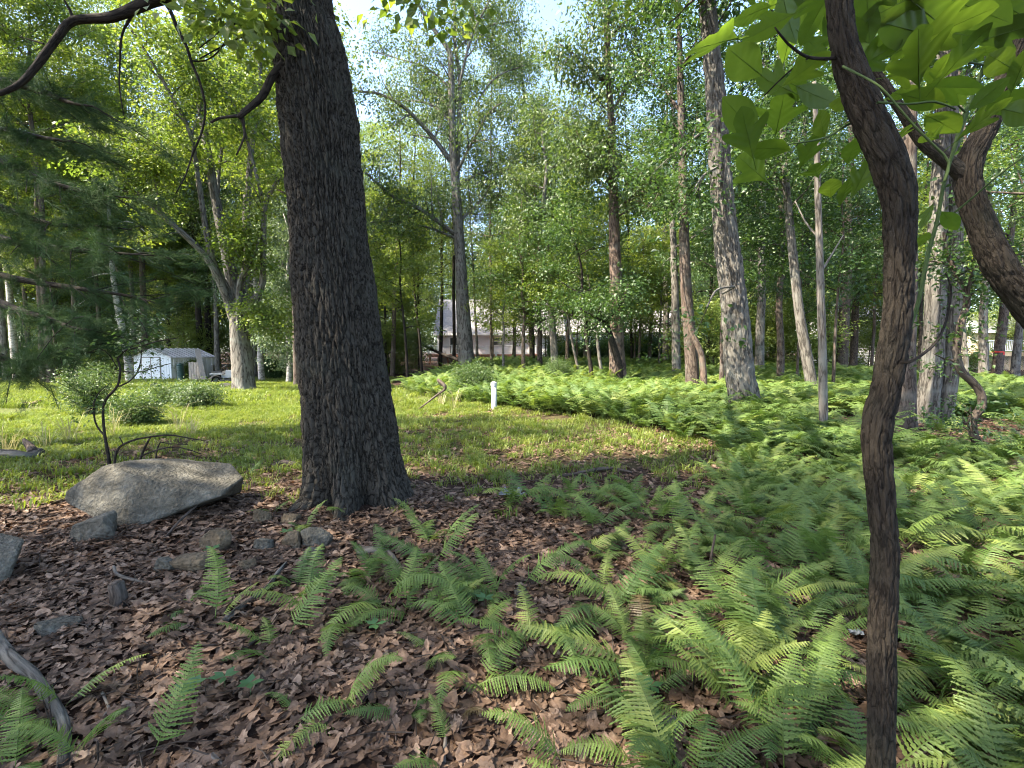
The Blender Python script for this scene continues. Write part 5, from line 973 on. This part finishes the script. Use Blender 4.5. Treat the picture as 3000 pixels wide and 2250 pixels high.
# small weeds in the litter
def weed_mesh(seed):
    rs = np.random.RandomState(seed); v, f = [], []
    for k in range(5):
        a = k * 1.257 + rs.normal(0, .2); d = np.array([math.cos(a), math.sin(a), .15]); s = np.array([-d[1], d[0], 0]); b = np.array([0, 0, .06]); i = len(v); L = .06 * rs.uniform(.8, 1.2)
        v += [b, b + d * L * .5 + s * .018, b + d * L, b + d * L * .5 - s * .018]; f += [(i, i + 1, i + 2), (i, i + 2, i + 3)]
    i = len(v); v += [(-.001, 0, 0), (.001, 0, 0), (.001, 0, .06), (-.001, 0, .06)]; f.append((i, i + 1, i + 2, i + 3)); return raw_mesh('weed', v, f, 'weed')
WM = [weed_mesh(i) for i in range(3)]
for i, (px, py) in enumerate([(660, 2030), (570, 2050), (840, 1585), (620, 1640), (1870, 2040), (1905, 2060), (1100, 1870), (735, 2050), (540, 2075), (1420, 1790), (2420, 2060)]):
    o = bpy.data.objects.new('weed', WM[i % 3]); C.objects.link(o); o.location = tuple(G(px, py) + [0, 0, .02]); o.rotation_euler[2] = i * 1.3; tag(o, 'tiny green weed sprouting through the fallen leaves', 'weed', 'tiny weeds in the litter')

# crumpled scraps of plastic
def scrap(px, py, w, label, seed):
    rs = np.random.RandomState(seed); g_ = G(px, py); s = w * g_[1] / F; n = 9; v, f = [], []
    for i in range(n):
        for j in range(n): v.append(((i / (n - 1) - .5) * s * (1 + .2 * rs.normal()), (j / (n - 1) - .5) * s * .8 * (1 + .2 * rs.normal()), .02 + abs(rs.normal()) * s * .16))
    for i in range(n - 1):
        for j in range(n - 1): f.append((i * n + j, (i + 1) * n + j, (i + 1) * n + j + 1, i * n + j + 1))
    o = bpy.data.objects.new('plastic_scrap', raw_mesh('plastic_scrap', v, f, 'white_scrap')); C.objects.link(o); o.location = tuple(g_ + [0, 0, .03]); tag(o, label, 'litter')
scrap(1500, 1462, 60, 'crumpled white plastic on the leafy path right of the big oak', 1)
scrap(2505, 1880, 36, 'crumpled clear plastic in ferns left of the crooked sapling', 2)

# ---------------------------------------------------------------- shrubs
def shrub(name, label, px, py, wpx, hpx, spray, bark, seed, nst=9, nsp=9, size=.8, Y=None, group=None, L=None):
    rs = np.random.RandomState(seed); g_ = G(px, py) if Y is None else on_ground((px - 1500) / F * Y, Y); s = g_[1] / F; w, h = wpx * s / 2, hpx * s
    root = thing(name, label, 'shrub', g_, group); tubes, sprays = [], []
    for k in range(nst):
        a = k * 2.4 + rs.normal(0, .3); ru = rs.uniform(.35, 1); e = g_ + np.array([math.cos(a) * w * ru, math.sin(a) * w * ru, h * (1.02 - .42 * ru) * rs.uniform(.75, 1.05)])
        q = np.array([g_ - [0, 0, .05], g_ + (e - g_) * .35 + [0, 0, h * .12], g_ + (e - g_) * .7 + [0, 0, h * .1], e]); q, r = smooth_path(q, [.02 * h + .004, .012 * h + .003, .006, .003], h / 6); tubes.append((q, r)); grow(q, r, 6, L or w * .45, rs, tubes, sprays, tmin=.3, nspray=nsp, jit=w * .10, rmin=.003)
    finish(root, tubes, sprays, bark, spray, g_, rs, size, .6); return root
shrub('shrub', 'dark needled shrub on the lawn, tallest of the group beside the thin sapling', 265, 1222, 190, 190, 'hemlock', 'dark_bark', 1, 10, 6, 1.5)
shrub('shrub', 'rounded shrub on the lawn in front of the shed, near one', 400, 1245, 135, 95, 'hemlock', 'dark_bark', 2, 11, 6, 1.3)
shrub('shrub', 'tangled shrub on the lawn right below the shed', 482, 1190, 120, 80, 'hemlock', 'dark_bark', 3, 8, 5, 1.3)
shrub('shrub', 'low spreading dark shrub between the shed and the many stemmed tree', 570, 1195, 150, 60, 'hemlock', 'dark_bark', 4, 12, 7, 1.4)
shrub('shrub', 'light bushy shrub left of the shed door', 330, 1110, 150, 95, 'maple', 'dark_bark', 5, 9, 4, .8)
shrub('young_pine', 'small fluffy young pine right of the many stemmed tree', 805, 1112, 95, 75, 'pine', 'brown_bark', 6, 12, 10, 1.3)
shrub('shrub', 'airy shrub in the grass behind the white pipe', 1380, 1170, 130, 125, 'hemlock', 'dark_bark', 7, 12, 9, 1.4)
shrub('shrub', 'thin leafy shrub among the ferns right of the white pipe', 1640, 1130, 90, 90, 'hemlock', 'dark_bark', 8, 10, 8, 1.4)
shrub('rhododendron', 'yellowish leafy bush growing beside the shed wall', 545, 1112, 60, 70, 'maple', 'brown_bark', 9, 9, 7, .7)
for i, (px, Y, w, h) in enumerate([(1655, 44, 90, 50), (1730, 43, 100, 62), (1810, 43, 110, 74), (1890, 42, 110, 80), (1970, 42, 110, 82), (2050, 42, 110, 80), (2130, 41, 110, 70)]):
    shrub('hedge_bush', 'dark green bush in the hedge along the house wing', px, 0, w, h, 'dark', 'dark_bark', 20 + i, 14, 9, 1.6, Y, 'hedge bushes along the house wing')
shrub('shrub', 'low green bush at the wood edge left of the shed', 170, 1100, 190, 80, 'maple', 'dark_bark', 31, 12, 9, 1.1)
shrub('shrub', 'drooping green bush at the left edge of the lawn', 10, 1105, 160, 120, 'dark', 'dark_bark', 32, 12, 9, 1.1)
# arching thin sapling behind the boulder with its bare twigs
rs = np.random.RandomState(930); SBY = 5.6
sb2 = on_ground(P(325, 1345, SBY)[0], SBY); sap = thing('sapling', 'thin dark sapling rising behind the boulder with spreading bare twigs', 'sapling', sb2)
tubes, sprays = [], []
def tw(lst, leaves=0, L=.3):
    p, r = px_path(lst, SBY); p = np.array(p); o, a, b_ = limb_part('stem', p, r, 'dark_bark', sap, sb2, 8, .06, lump=.15, seed=len(lst)); 
    if leaves: grow(a, b_, max(1, leaves // 2), L, rs, tubes, sprays, tmin=.5, nspray=2, jit=.06, rmin=.002)
tw([(323, 1390, 14), (318, 1340, 12), (305, 1260, 10), (303, 1190, 9), (318, 1160, 9), (345, 1130, 8), (352, 1080, 8), (345, 1050, 7), (362, 1030, 6), (412, 1015, 5), (460, 1000, 4), (520, 990, 3)], 4, .3)
tw([(305, 1275, 7), (285, 1250, 6), (276, 1220, 6), (275, 1180, 5), (290, 1150, 4), (310, 1130, 3)], 3)
tw([(348, 1132, 6), (375, 1120, 5), (400, 1095, 5), (412, 1060, 4), (415, 1015, 3)], 3)
tw([(365, 1028, 5), (400, 1008, 4), (430, 990, 4), (420, 955, 3), (400, 930, 2)], 5)
tw([(345, 1085, 4), (380, 1090, 4), (420, 1088, 3), (460, 1075, 3), (500, 1065, 2)], 3)
tw([(345, 1080, 4), (320, 1040, 3), (290, 1020, 3), (260, 1035, 2)], 4)
tw([(335, 1375, 10), (337, 1340, 9), (350, 1310, 8), (390, 1290, 8), (440, 1280, 7), (500, 1275, 6), (560, 1285, 4), (595, 1290, 3)])
tw([(362, 1303, 5), (355, 1290, 4), (350, 1280, 3)])
tw([(410, 1360, 9), (413, 1340, 9), (425, 1310, 8), (440, 1283, 6)])
tw([(415, 1335, 7), (455, 1320, 6), (500, 1310, 5), (545, 1315, 4), (590, 1330, 3)])
tw([(456, 1375, 6), (458, 1330, 6), (470, 1295, 5), (495, 1300, 4), (550, 1302, 3)])
finish(sap, tubes, sprays, 'dark_bark', 'dark', sb2, rs, .42)

# ---------------------------------------------------------------- the white pipe
pb = G(1448, 1200); s = pb[1] / F; pipe = thing('vent_pipe', 'white plastic pipe with a cap standing in the clearing', 'pipe', pb)
r = 8.3 * s; top = P(1446, 1120, pb[1])[2]
mb = MB(); tube(mb, [pb - [0, 0, .1], [pb[0] - .01, pb[1], top - .10]], [r, r], 28); mb.build('pipe', 'pvc', pipe, pb, smooth=True)
mb = MB(); tube(mb, [[pb[0] - .01, pb[1], top - .10], [pb[0] - .01, pb[1], top - .095], [pb[0] - .01, pb[1], top - .012], [pb[0] - .01, pb[1], top]], [r * .98, r * 1.09, r * 1.09, r * 1.0], 28); mb.build('cap', 'pvc', pipe, pb)
mb = MB(); mb.box((pb[0] + .01, pb[1] - r - .002, pb[2] + .42), (.016, .01, .016)); mb.build('screw', 'black_plastic', pipe, pb)

# ---------------------------------------------------------------- shed and the yard things beside it
shY = 31.5; gz = float(H(-24, shY)); x0 = (393 - 1500) / F * shY; x1 = (501 - 1500) / F * shY; sw = x1 - x0
hw, hp = P(393, 1046, shY)[2], P(443, 1022, shY)[2]; rz = R(-14)
sbase = np.array([x0, shY, gz]); shed = thing('garden_shed', 'white metal garden shed with double doors and a ribbed low roof', 'shed', sbase, rz=0)
Z0, Zw, Zp = 0.0, hw - gz, hp - gz; D = 3.0
sk = .42   # the side wall runs back towards the right
def shd(name, m, fn, parent=shed):
    mb = MB(); fn(mb)
    o = mb.build(name, m, parent); return o
ang = R(24); ca, sa = math.cos(ang), math.sin(ang)
def sh3(u, v, z): return np.array([u * ca * 1.0 / ca + v * sa, v * ca, z])   # u along the front, v into depth
def quadbox(mb, u0, u1, v0, v1, z0, z1):
    v = [sh3(u, w, z) for z in (z0, z1) for (u, w) in ((u0, v0), (u1, v0), (u1, v1), (u0, v1))]; mb.add(v, [(3,2,1,0),(4,5,6,7),(0,1,5,4),(1,2,6,5),(2,3,7,6),(3,0,4,7)])
shd('front_wall', 'shed_white', lambda mb: (quadbox(mb, 0, sw, 0, .04, 0, Zw), mb.add([sh3(0, 0, Zw), sh3(sw, 0, Zw), sh3(sw / 2, 0, Zp), sh3(0, .04, Zw), sh3(sw, .04, Zw), sh3(sw / 2, .04, Zp)], [(0, 1, 2), (5, 4, 3), (0, 2, 5, 3), (1, 4, 5, 2)])))
def side(mb):
    quadbox(mb, sw - .04, sw, .045, D, 0, Zw)
    for k in range(9): quadbox(mb, sw + .001, sw + .03, .15 + k * .32, .28 + k * .32, .02, Zw - .05)
shd('side_wall', 'shed_side', side)
shd('far_side_wall', 'shed_side', lambda mb: (quadbox(mb, 0, .04, .045, D, 0, Zw), quadbox(mb, 0, sw, D + .002, D + .04, 0, Zw)))
def roof(mb):
    for sgn, (ua, ub) in ((-1, (-.08, sw / 2)), (1, (sw / 2, sw + .08))):
        za, zb = (Zw - .04, Zp + .03) if sgn < 0 else (Zp + .03, Zw - .04)
        v = [sh3(ua, -.08, za), sh3(ub, -.08, zb), sh3(ub, D + .08, zb), sh3(ua, D + .08, za)]; v += [p - np.array([0, 0, .03]) for p in v]; mb.add(v, [(0,1,2,3),(7,6,5,4),(0,4,5,1),(1,5,6,2),(2,6,7,3),(3,7,4,0)])
ro = shd('roof', 'shed_roof', roof)
for k in range(11):
    mb = MB(); w = -.02 + k * (D / 10); mb.bar(sh3(sw / 2, w, Zp + .05), sh3(sw + .07, w, Zw - .015), .04, .05); mb.build('roof_rib', 'shed_roof', ro)
for u in (.46 * sw + .0,): pass
ud = [.22 * sw, .47 * sw, .72 * sw]
for k in range(2):
    d_ = shd('door', 'shed_white', lambda mb: quadbox(mb, ud[k] + .03, ud[k + 1] - .03, -.035, -.002, .06, Zw - .05))
    mb = MB(); quadbox(mb, ud[1] + (-.09 if k == 0 else .05), ud[1] + (-.05 if k == 0 else .09), -.06, -.037, .85, 1.05); mb.build('handle', 'shed_trim', d_)
for u in ud: shd('door_frame', 'shed_trim', lambda mb: quadbox(mb, u - .03, u + .03, -.03, -.001, .04, Zw - .04))
shd('door_frame', 'shed_trim', lambda mb: quadbox(mb, ud[0] - .03, ud[2] + .03, -.033, -.0015, Zw - .045, Zw + .01))
for k in range(3): shd('panel_rib', 'shed_white', lambda mb: quadbox(mb, sw * (.8 + .07 * k), sw * (.81 + .07 * k), -.018, -.001, .03, Zw - .03))
def yard(px, Y): x = (px - 1500) / F * Y; return np.array([x, Y, float(H(x, Y))])
b_ = yard(596, 30.2); mb = MB(); tl = P(578, 1024, 31.6); mb.bar(b_, tl, .30, .05); tag(mb.build('leaning_board', 'weathered_wood', None, b_), 'long weathered board leaning against the shed corner', 'board')
b_ = yard(575, 31.2); fr = thing('fence_panel', 'short weathered plank panel standing beside the shed', 'fence', b_)
for k in range(5): mb = MB(); mb.box(b_ + [-.42 + k * .17, 0, .62], (.15, .03, 1.24 + .05 * (k % 2))); mb.build('plank', 'weathered_wood', fr, b_)
mb = MB(); mb.box(b_ + [-.08, .035, .9], (.85, .035, .09)); mb.build('rail', 'weathered_wood', fr, b_)
b_ = yard(528, 29.6); bar = thing('barrel', 'dark green ribbed plastic barrel beside the shed', 'barrel', b_)
zz = np.linspace(0, 1.05, 22); mb = MB(); tube(mb, [b_ + [0, 0, z] for z in zz], [.19 + .012 * (i % 2) for i in range(22)], 20); mb.build('body', 'green_plastic', bar, b_)
mb = MB(); tube(mb, [b_ + [0, 0, 1.07], b_ + [0, 0, 1.12]], [.2, .18], 20); mb.build('lid', 'green_plastic', bar, b_)
for k in range(3):
    b_ = yard(612 + k * 9, 30.5 + .45 * k); pal = thing('pallet', ['nearest grey wooden pallet leaning in the pile by the shed', 'middle wooden pallet leaning in the pile by the shed', 'rearmost wooden pallet leaning in the pile by the shed'][k], 'pallet', b_, 'pallets leaning beside the shed'); pal.rotation_euler = (R(-58), 0, R(-28))
    for q in range(7): mb = MB(); mb.box((-.5 + q * .165, 0, .6), (.10, .02, 1.2)); mb.build('slat', 'dark_wood' if k else 'weathered_wood', pal)
    for q in range(3): mb = MB(); mb.box((0, .055, .08 + q * .52), (1.12, .085, .05)); mb.build('stringer', 'dark_wood', pal)
b_ = yard(672, 27.5); trc = thing('lawn_tractor', 'small grey riding mower parked by the many stemmed tree', 'mower', b_, rz=R(20))
def tp_(name, m, fn, sm=False): mb = MB(); fn(mb); return mb.build(name, m, trc, smooth=sm)
tp_('hood', 'grey_paint', lambda mb: mb.prism([(-.2, .35), (.55, .35), (.62, .5), (.55, .72), (-.15, .78)], -.22, .22))
tp_('fender', 'grey_paint', lambda mb: (mb.box((-.62, 0, .58), (.6, .8, .06)), mb.box((-.3, 0, .42), (.2, .3, .2))))
tp_('seat', 'black_plastic', lambda mb: (mb.box((-.6, 0, .69), (.4, .42, .10)), mb.box((-.82, 0, .90), (.09, .42, .36))))
tp_('steering_wheel', 'black_plastic', lambda mb: (tube(mb, [(-.1, 0, .75), (-.22, 0, 1.0)], [.02, .02], 8), tube(mb, [(-.22 + .17 * math.cos(a) * .8, .17 * math.sin(a), 1.0 + .17 * math.cos(a) * .5) for a in np.linspace(0, 6.283, 20)], [.014] * 20, 6)))
tp_('mower_deck', 'black_plastic', lambda mb: mb.prism([(-.42, .14), (.28, .14), (.24, .28), (-.38, .28)], -.48, .48))
for x, yw, rr, ww in ((.42, .34, .18, .12), (.42, -.34, .18, .12), (-.62, .36, .25, .2), (-.62, -.36, .25, .2)):
    w_ = tp_('wheel', 'black_rubber', lambda mb: tube(mb, [(x, yw - ww / 2, rr), (x, yw - ww / 2 + .02, rr), (x, yw + ww / 2 - .02, rr), (x, yw + ww / 2, rr)], [rr * .85, rr, rr, rr * .85], 20)); mb = MB(); tube(mb, [(x, yw - ww / 2 - .01, rr), (x, yw + ww / 2 + .01, rr)], [rr * .45] * 2, 14); mb.build('rim', 'grey_paint', w_)

# ---------------------------------------------------------------- houses
def house(name, label, x0, x1, Y, zg, ze, zr, depth, wallm, roofm, openings, deck=None, over=.4):
    base = np.array([x0, Y, zg]); root = thing(name, label, 'house', base)
    mb = MB(); mb.box(((x0 + x1) / 2, Y + depth / 2, (zg - .3 + ze) / 2), (x1 - x0, depth, ze - zg + .3)); mb.add([(x0, Y + .02, ze), (x0, Y + depth - .02, ze), (x0, Y + depth / 2, zr - .1), (x1, Y + .02, ze), (x1, Y + depth - .02, ze), (x1, Y + depth / 2, zr - .1)], [(0, 1, 2), (5, 4, 3), (0, 2, 5, 3), (1, 4, 5, 2)])
    w = mb.build('wall', wallm, root, base)
    mb = MB(); z = zg + .25
    while z < ze - .05: mb.add([(x0, Y - .028, z), (x1, Y - .028, z), (x1, Y - .004, z + .14), (x0, Y - .004, z + .14), (x0, Y - .004, z), (x1, Y - .004, z)], [(0, 1, 2, 3), (4, 5, 1, 0)]); z += .15
    mb.build('siding', wallm, root, base, kind='stuff')
    for sgn in (0, 1):
        ya, yb = (Y - over, Y + depth / 2) if sgn == 0 else (Y + depth / 2, Y + depth + over); za, zb = (ze - over * (zr - ze) / (depth / 2), zr) if sgn == 0 else (zr, ze - over * (zr - ze) / (depth / 2))
        v = np.array([(x0 - over, ya, za), (x1 + over, ya, za), (x1 + over, yb, zb), (x0 - over, yb, zb)]); mb = MB(); mb.add(np.vstack([v + [0, 0, .12], v]), [(0,1,2,3),(7,6,5,4),(0,4,5,1),(1,5,6,2),(2,6,7,3),(3,7,4,0)]); mb.build('roof_slope', roofm, root, base)
    ya = Y - over; mb = MB(); mb.box(((x0 + x1) / 2, ya - .05, ze - over * (zr - ze) / (depth / 2) + .03), (x1 - x0 + 2 * over, .09, .18)); mb.build('gutter', 'deck_white', root, base)
    for (a, b, za, zb, kind) in openings:
        f_ = MB(); wd = .09
        for (cx_, cz, dx, dz) in (((a + b) / 2, zb, b - a + 2 * wd, wd), ((a + b) / 2, za, b - a + 2 * wd, wd), (a - wd / 2, (za + zb) / 2, wd, zb - za - wd), (b + wd / 2, (za + zb) / 2, wd, zb - za - wd), ((a + b) / 2, (za + zb) / 2, .06 if kind != 'window' else b - a, zb - za - wd if kind != 'window' else .06)): f_.box((cx_, Y - .06, cz), (dx, .07, dz))
        wn_ = f_.build('sliding_door' if kind == 'slider' else kind, 'deck_white', root, base); mb = MB(); mb.box(((a + b) / 2, Y - .045, (za + zb) / 2), (b - a, .02, zb - za)); mb.build('pane', 'glass', wn_, (0, 0, 0) if False else base)
    return root, base
def deck(root_name, label, x0, x1, y0, y1, zf, zg, railm, rimm, lattice=False, gap=None, legs=4):
    base = np.array([x0, y0, zg]); d = thing(root_name, label, 'deck', base)
    mb = MB(); mb.box(((x0 + x1) / 2, (y0 + y1) / 2, zf - .02), (x1 - x0, y1 - y0, .04)); mb.build('floor', rimm, d, base)
    mb = MB(); mb.box(((x0 + x1) / 2, y0 - .03, zf - .17), (x1 - x0 + .1, .05, .28)); mb.build('rim_board', rimm, d, base)
    for k in range(legs + 1): mb = MB(); x = x0 + .15 + (x1 - x0 - .3) * k / legs; mb.box((x, y0 + .15, (zg - .3 + zf - .04) / 2), (.16, .16, zf - zg + .26)); mb.build('post', rimm, d, base)
    spans = [(x0, x1)] if gap is None else [(x0, gap[0]), (gap[1], x1)]
    for a, b in spans:
        mb = MB(); mb.box(((a + b) / 2, y0, zf + .92), (b - a, .09, .06)); mb.build('rail', railm, d, base); mb = MB(); mb.box(((a + b) / 2, y0, zf + .12), (b - a, .05, .06)); mb.build('rail', railm, d, base)
        n = int((b - a) / .14)
        mb = MB()
        for k in range(n + 1): mb.box((a + (b - a) * k / n, y0, zf + .52), (.04, .04, .74))
        mb.build('balusters', railm, d, base, kind='stuff')
        for x in (a, b, (a + b) / 2): mb = MB(); mb.box((x, y0 - .001, zf + .5), (.11, .115, 1.02)); mb.build('rail_post', railm, d, base)
    for x in (x0, x1): mb = MB(); mb.box((x, (y0 + y1) / 2, zf + .92), (.09, y1 - y0, .06)); mb.build('rail', railm, d, base)
    if lattice:
        mb = MB(); k = x0
        while k < x1: mb.bar((k, y0 + .05, zg), (k + zf - zg - .3, y0 + .05, zf - .32), .03, .015); mb.bar((k + zf - zg - .3, y0 + .07, zg), (k, y0 + .07, zf - .32), .03, .015); k += .18
        mb.build('lattice', 'lattice', d, base, kind='stuff')
    return d, base
HY = 54.0; hg = float(H(0, 50)); hx = lambda px, Y=HY: (px - 1500) / F * Y
hz = lambda py, Y=HY: P(1500, py, Y)[2]
house('house', 'white sided house with a pale steep roof behind the fern bed', hx(1282), hx(1645), HY, hg, hz(972), hz(868), 9, 'white_vinyl', 'shingle',
      [(hx(1320), hx(1352), hz(1035), hz(989), 'slider'), (hx(1551), hx(1568), hz(1033), hz(985), 'door'), (hx(1440), hx(1475), hz(1012), hz(988), 'window')])
house('house_wing', 'long low white wing of the house behind the hedge', hx(1646), hx(2010), HY + 1.2, hg, hz(965, HY + 1), hz(905, HY + 1), 7, 'white_vinyl', 'shingle',
      [(hx(1664), hx(1690), hz(1015), hz(992), 'window'), (hx(1765), hx(1792), hz(1012), hz(988), 'window'), (hx(1868), hx(1893), hz(1012), hz(988), 'window'), (hx(1940), hx(1965), hz(1012), hz(988), 'window')])
dk, db = deck('deck', 'raised reddish wooden deck with white railing along the white house', hx(1257, 51), hx(1578, 51), 50.6, HY - .1, hz(1038, 51), hg, 'deck_white', 'deck_wood', gap=(hx(1395, 51), hx(1425, 51)), legs=6)
zf = hz(1038, 51); sx0 = hx(1397, 50); st = thing('deck_stairs', 'wooden stairs with white handrail coming down from the deck', 'stairs', (sx0, 50, hg))
n = 6
for k in range(n): mb = MB(); mb.box((sx0 + .25 + k * .30, 50.0, zf - .1 - k * (zf - hg) / n), (.30, 1.0, .05)); mb.build('tread', 'deck_wood', st, (sx0, 50, hg))
for yy in (49.47, 50.53):
    mb = MB(); mb.bar((sx0, yy, zf - .15), (sx0 + 2.0, yy, hg), .05, .3); mb.build('stringer', 'deck_wood', st, (sx0, 50, hg)); mb = MB(); mb.bar((sx0, yy, zf + .85), (sx0 + 2.0, yy, hg + .95), .09, .09); mb.build('handrail', 'deck_white', st, (sx0, 50, hg))
    mb = MB(); mb.box((sx0 + 2.0, yy, hg + .5), (.14, .14, 1.1)); mb.build('newel_post', 'deck_white', st, (sx0, 50, hg))
house('garage', 'white garage building glimpsed between trunks at right', hx(2500, 46), hx(2625, 46), 46, 0, hz(935, 46), hz(880, 46), 8, 'white_vinyl', 'shingle', [(hx(2580, 46), hx(2600, 46), hz(1000, 46), hz(965, 46), 'window')])
house('tan_house', 'beige house with a grey roof at the right edge behind its deck', hx(2840, 41), hx(3200, 41), 41, 0, hz(968, 41), hz(915, 41), 8, 'beige_wall', 'shingle_dark', [(hx(2930, 41), hx(2965, 41), hz(1015, 41), hz(975, 41), 'window'), (hx(3040, 41), hx(3080, 41), hz(1015, 41), hz(975, 41), 'window')])
deck('deck', 'tan wooden deck with lattice skirt in front of the beige house', hx(2885, 38), hx(3200, 38), 38, 40.9, hz(1032, 38), 0, 'deck_white', 'tan_wood', lattice=True)
# red ribbon on the trunk before the tan deck
rb = ribbon_tree; mb = MB(); tube(mb, [(0, 0, 1.45), (0, 0, 1.51)], [.262, .262], 16, cap=False); mb.box((.05, -.27, 1.40), (.06, .01, .16)); mb.build('ribbon', 'red_tag', rb)
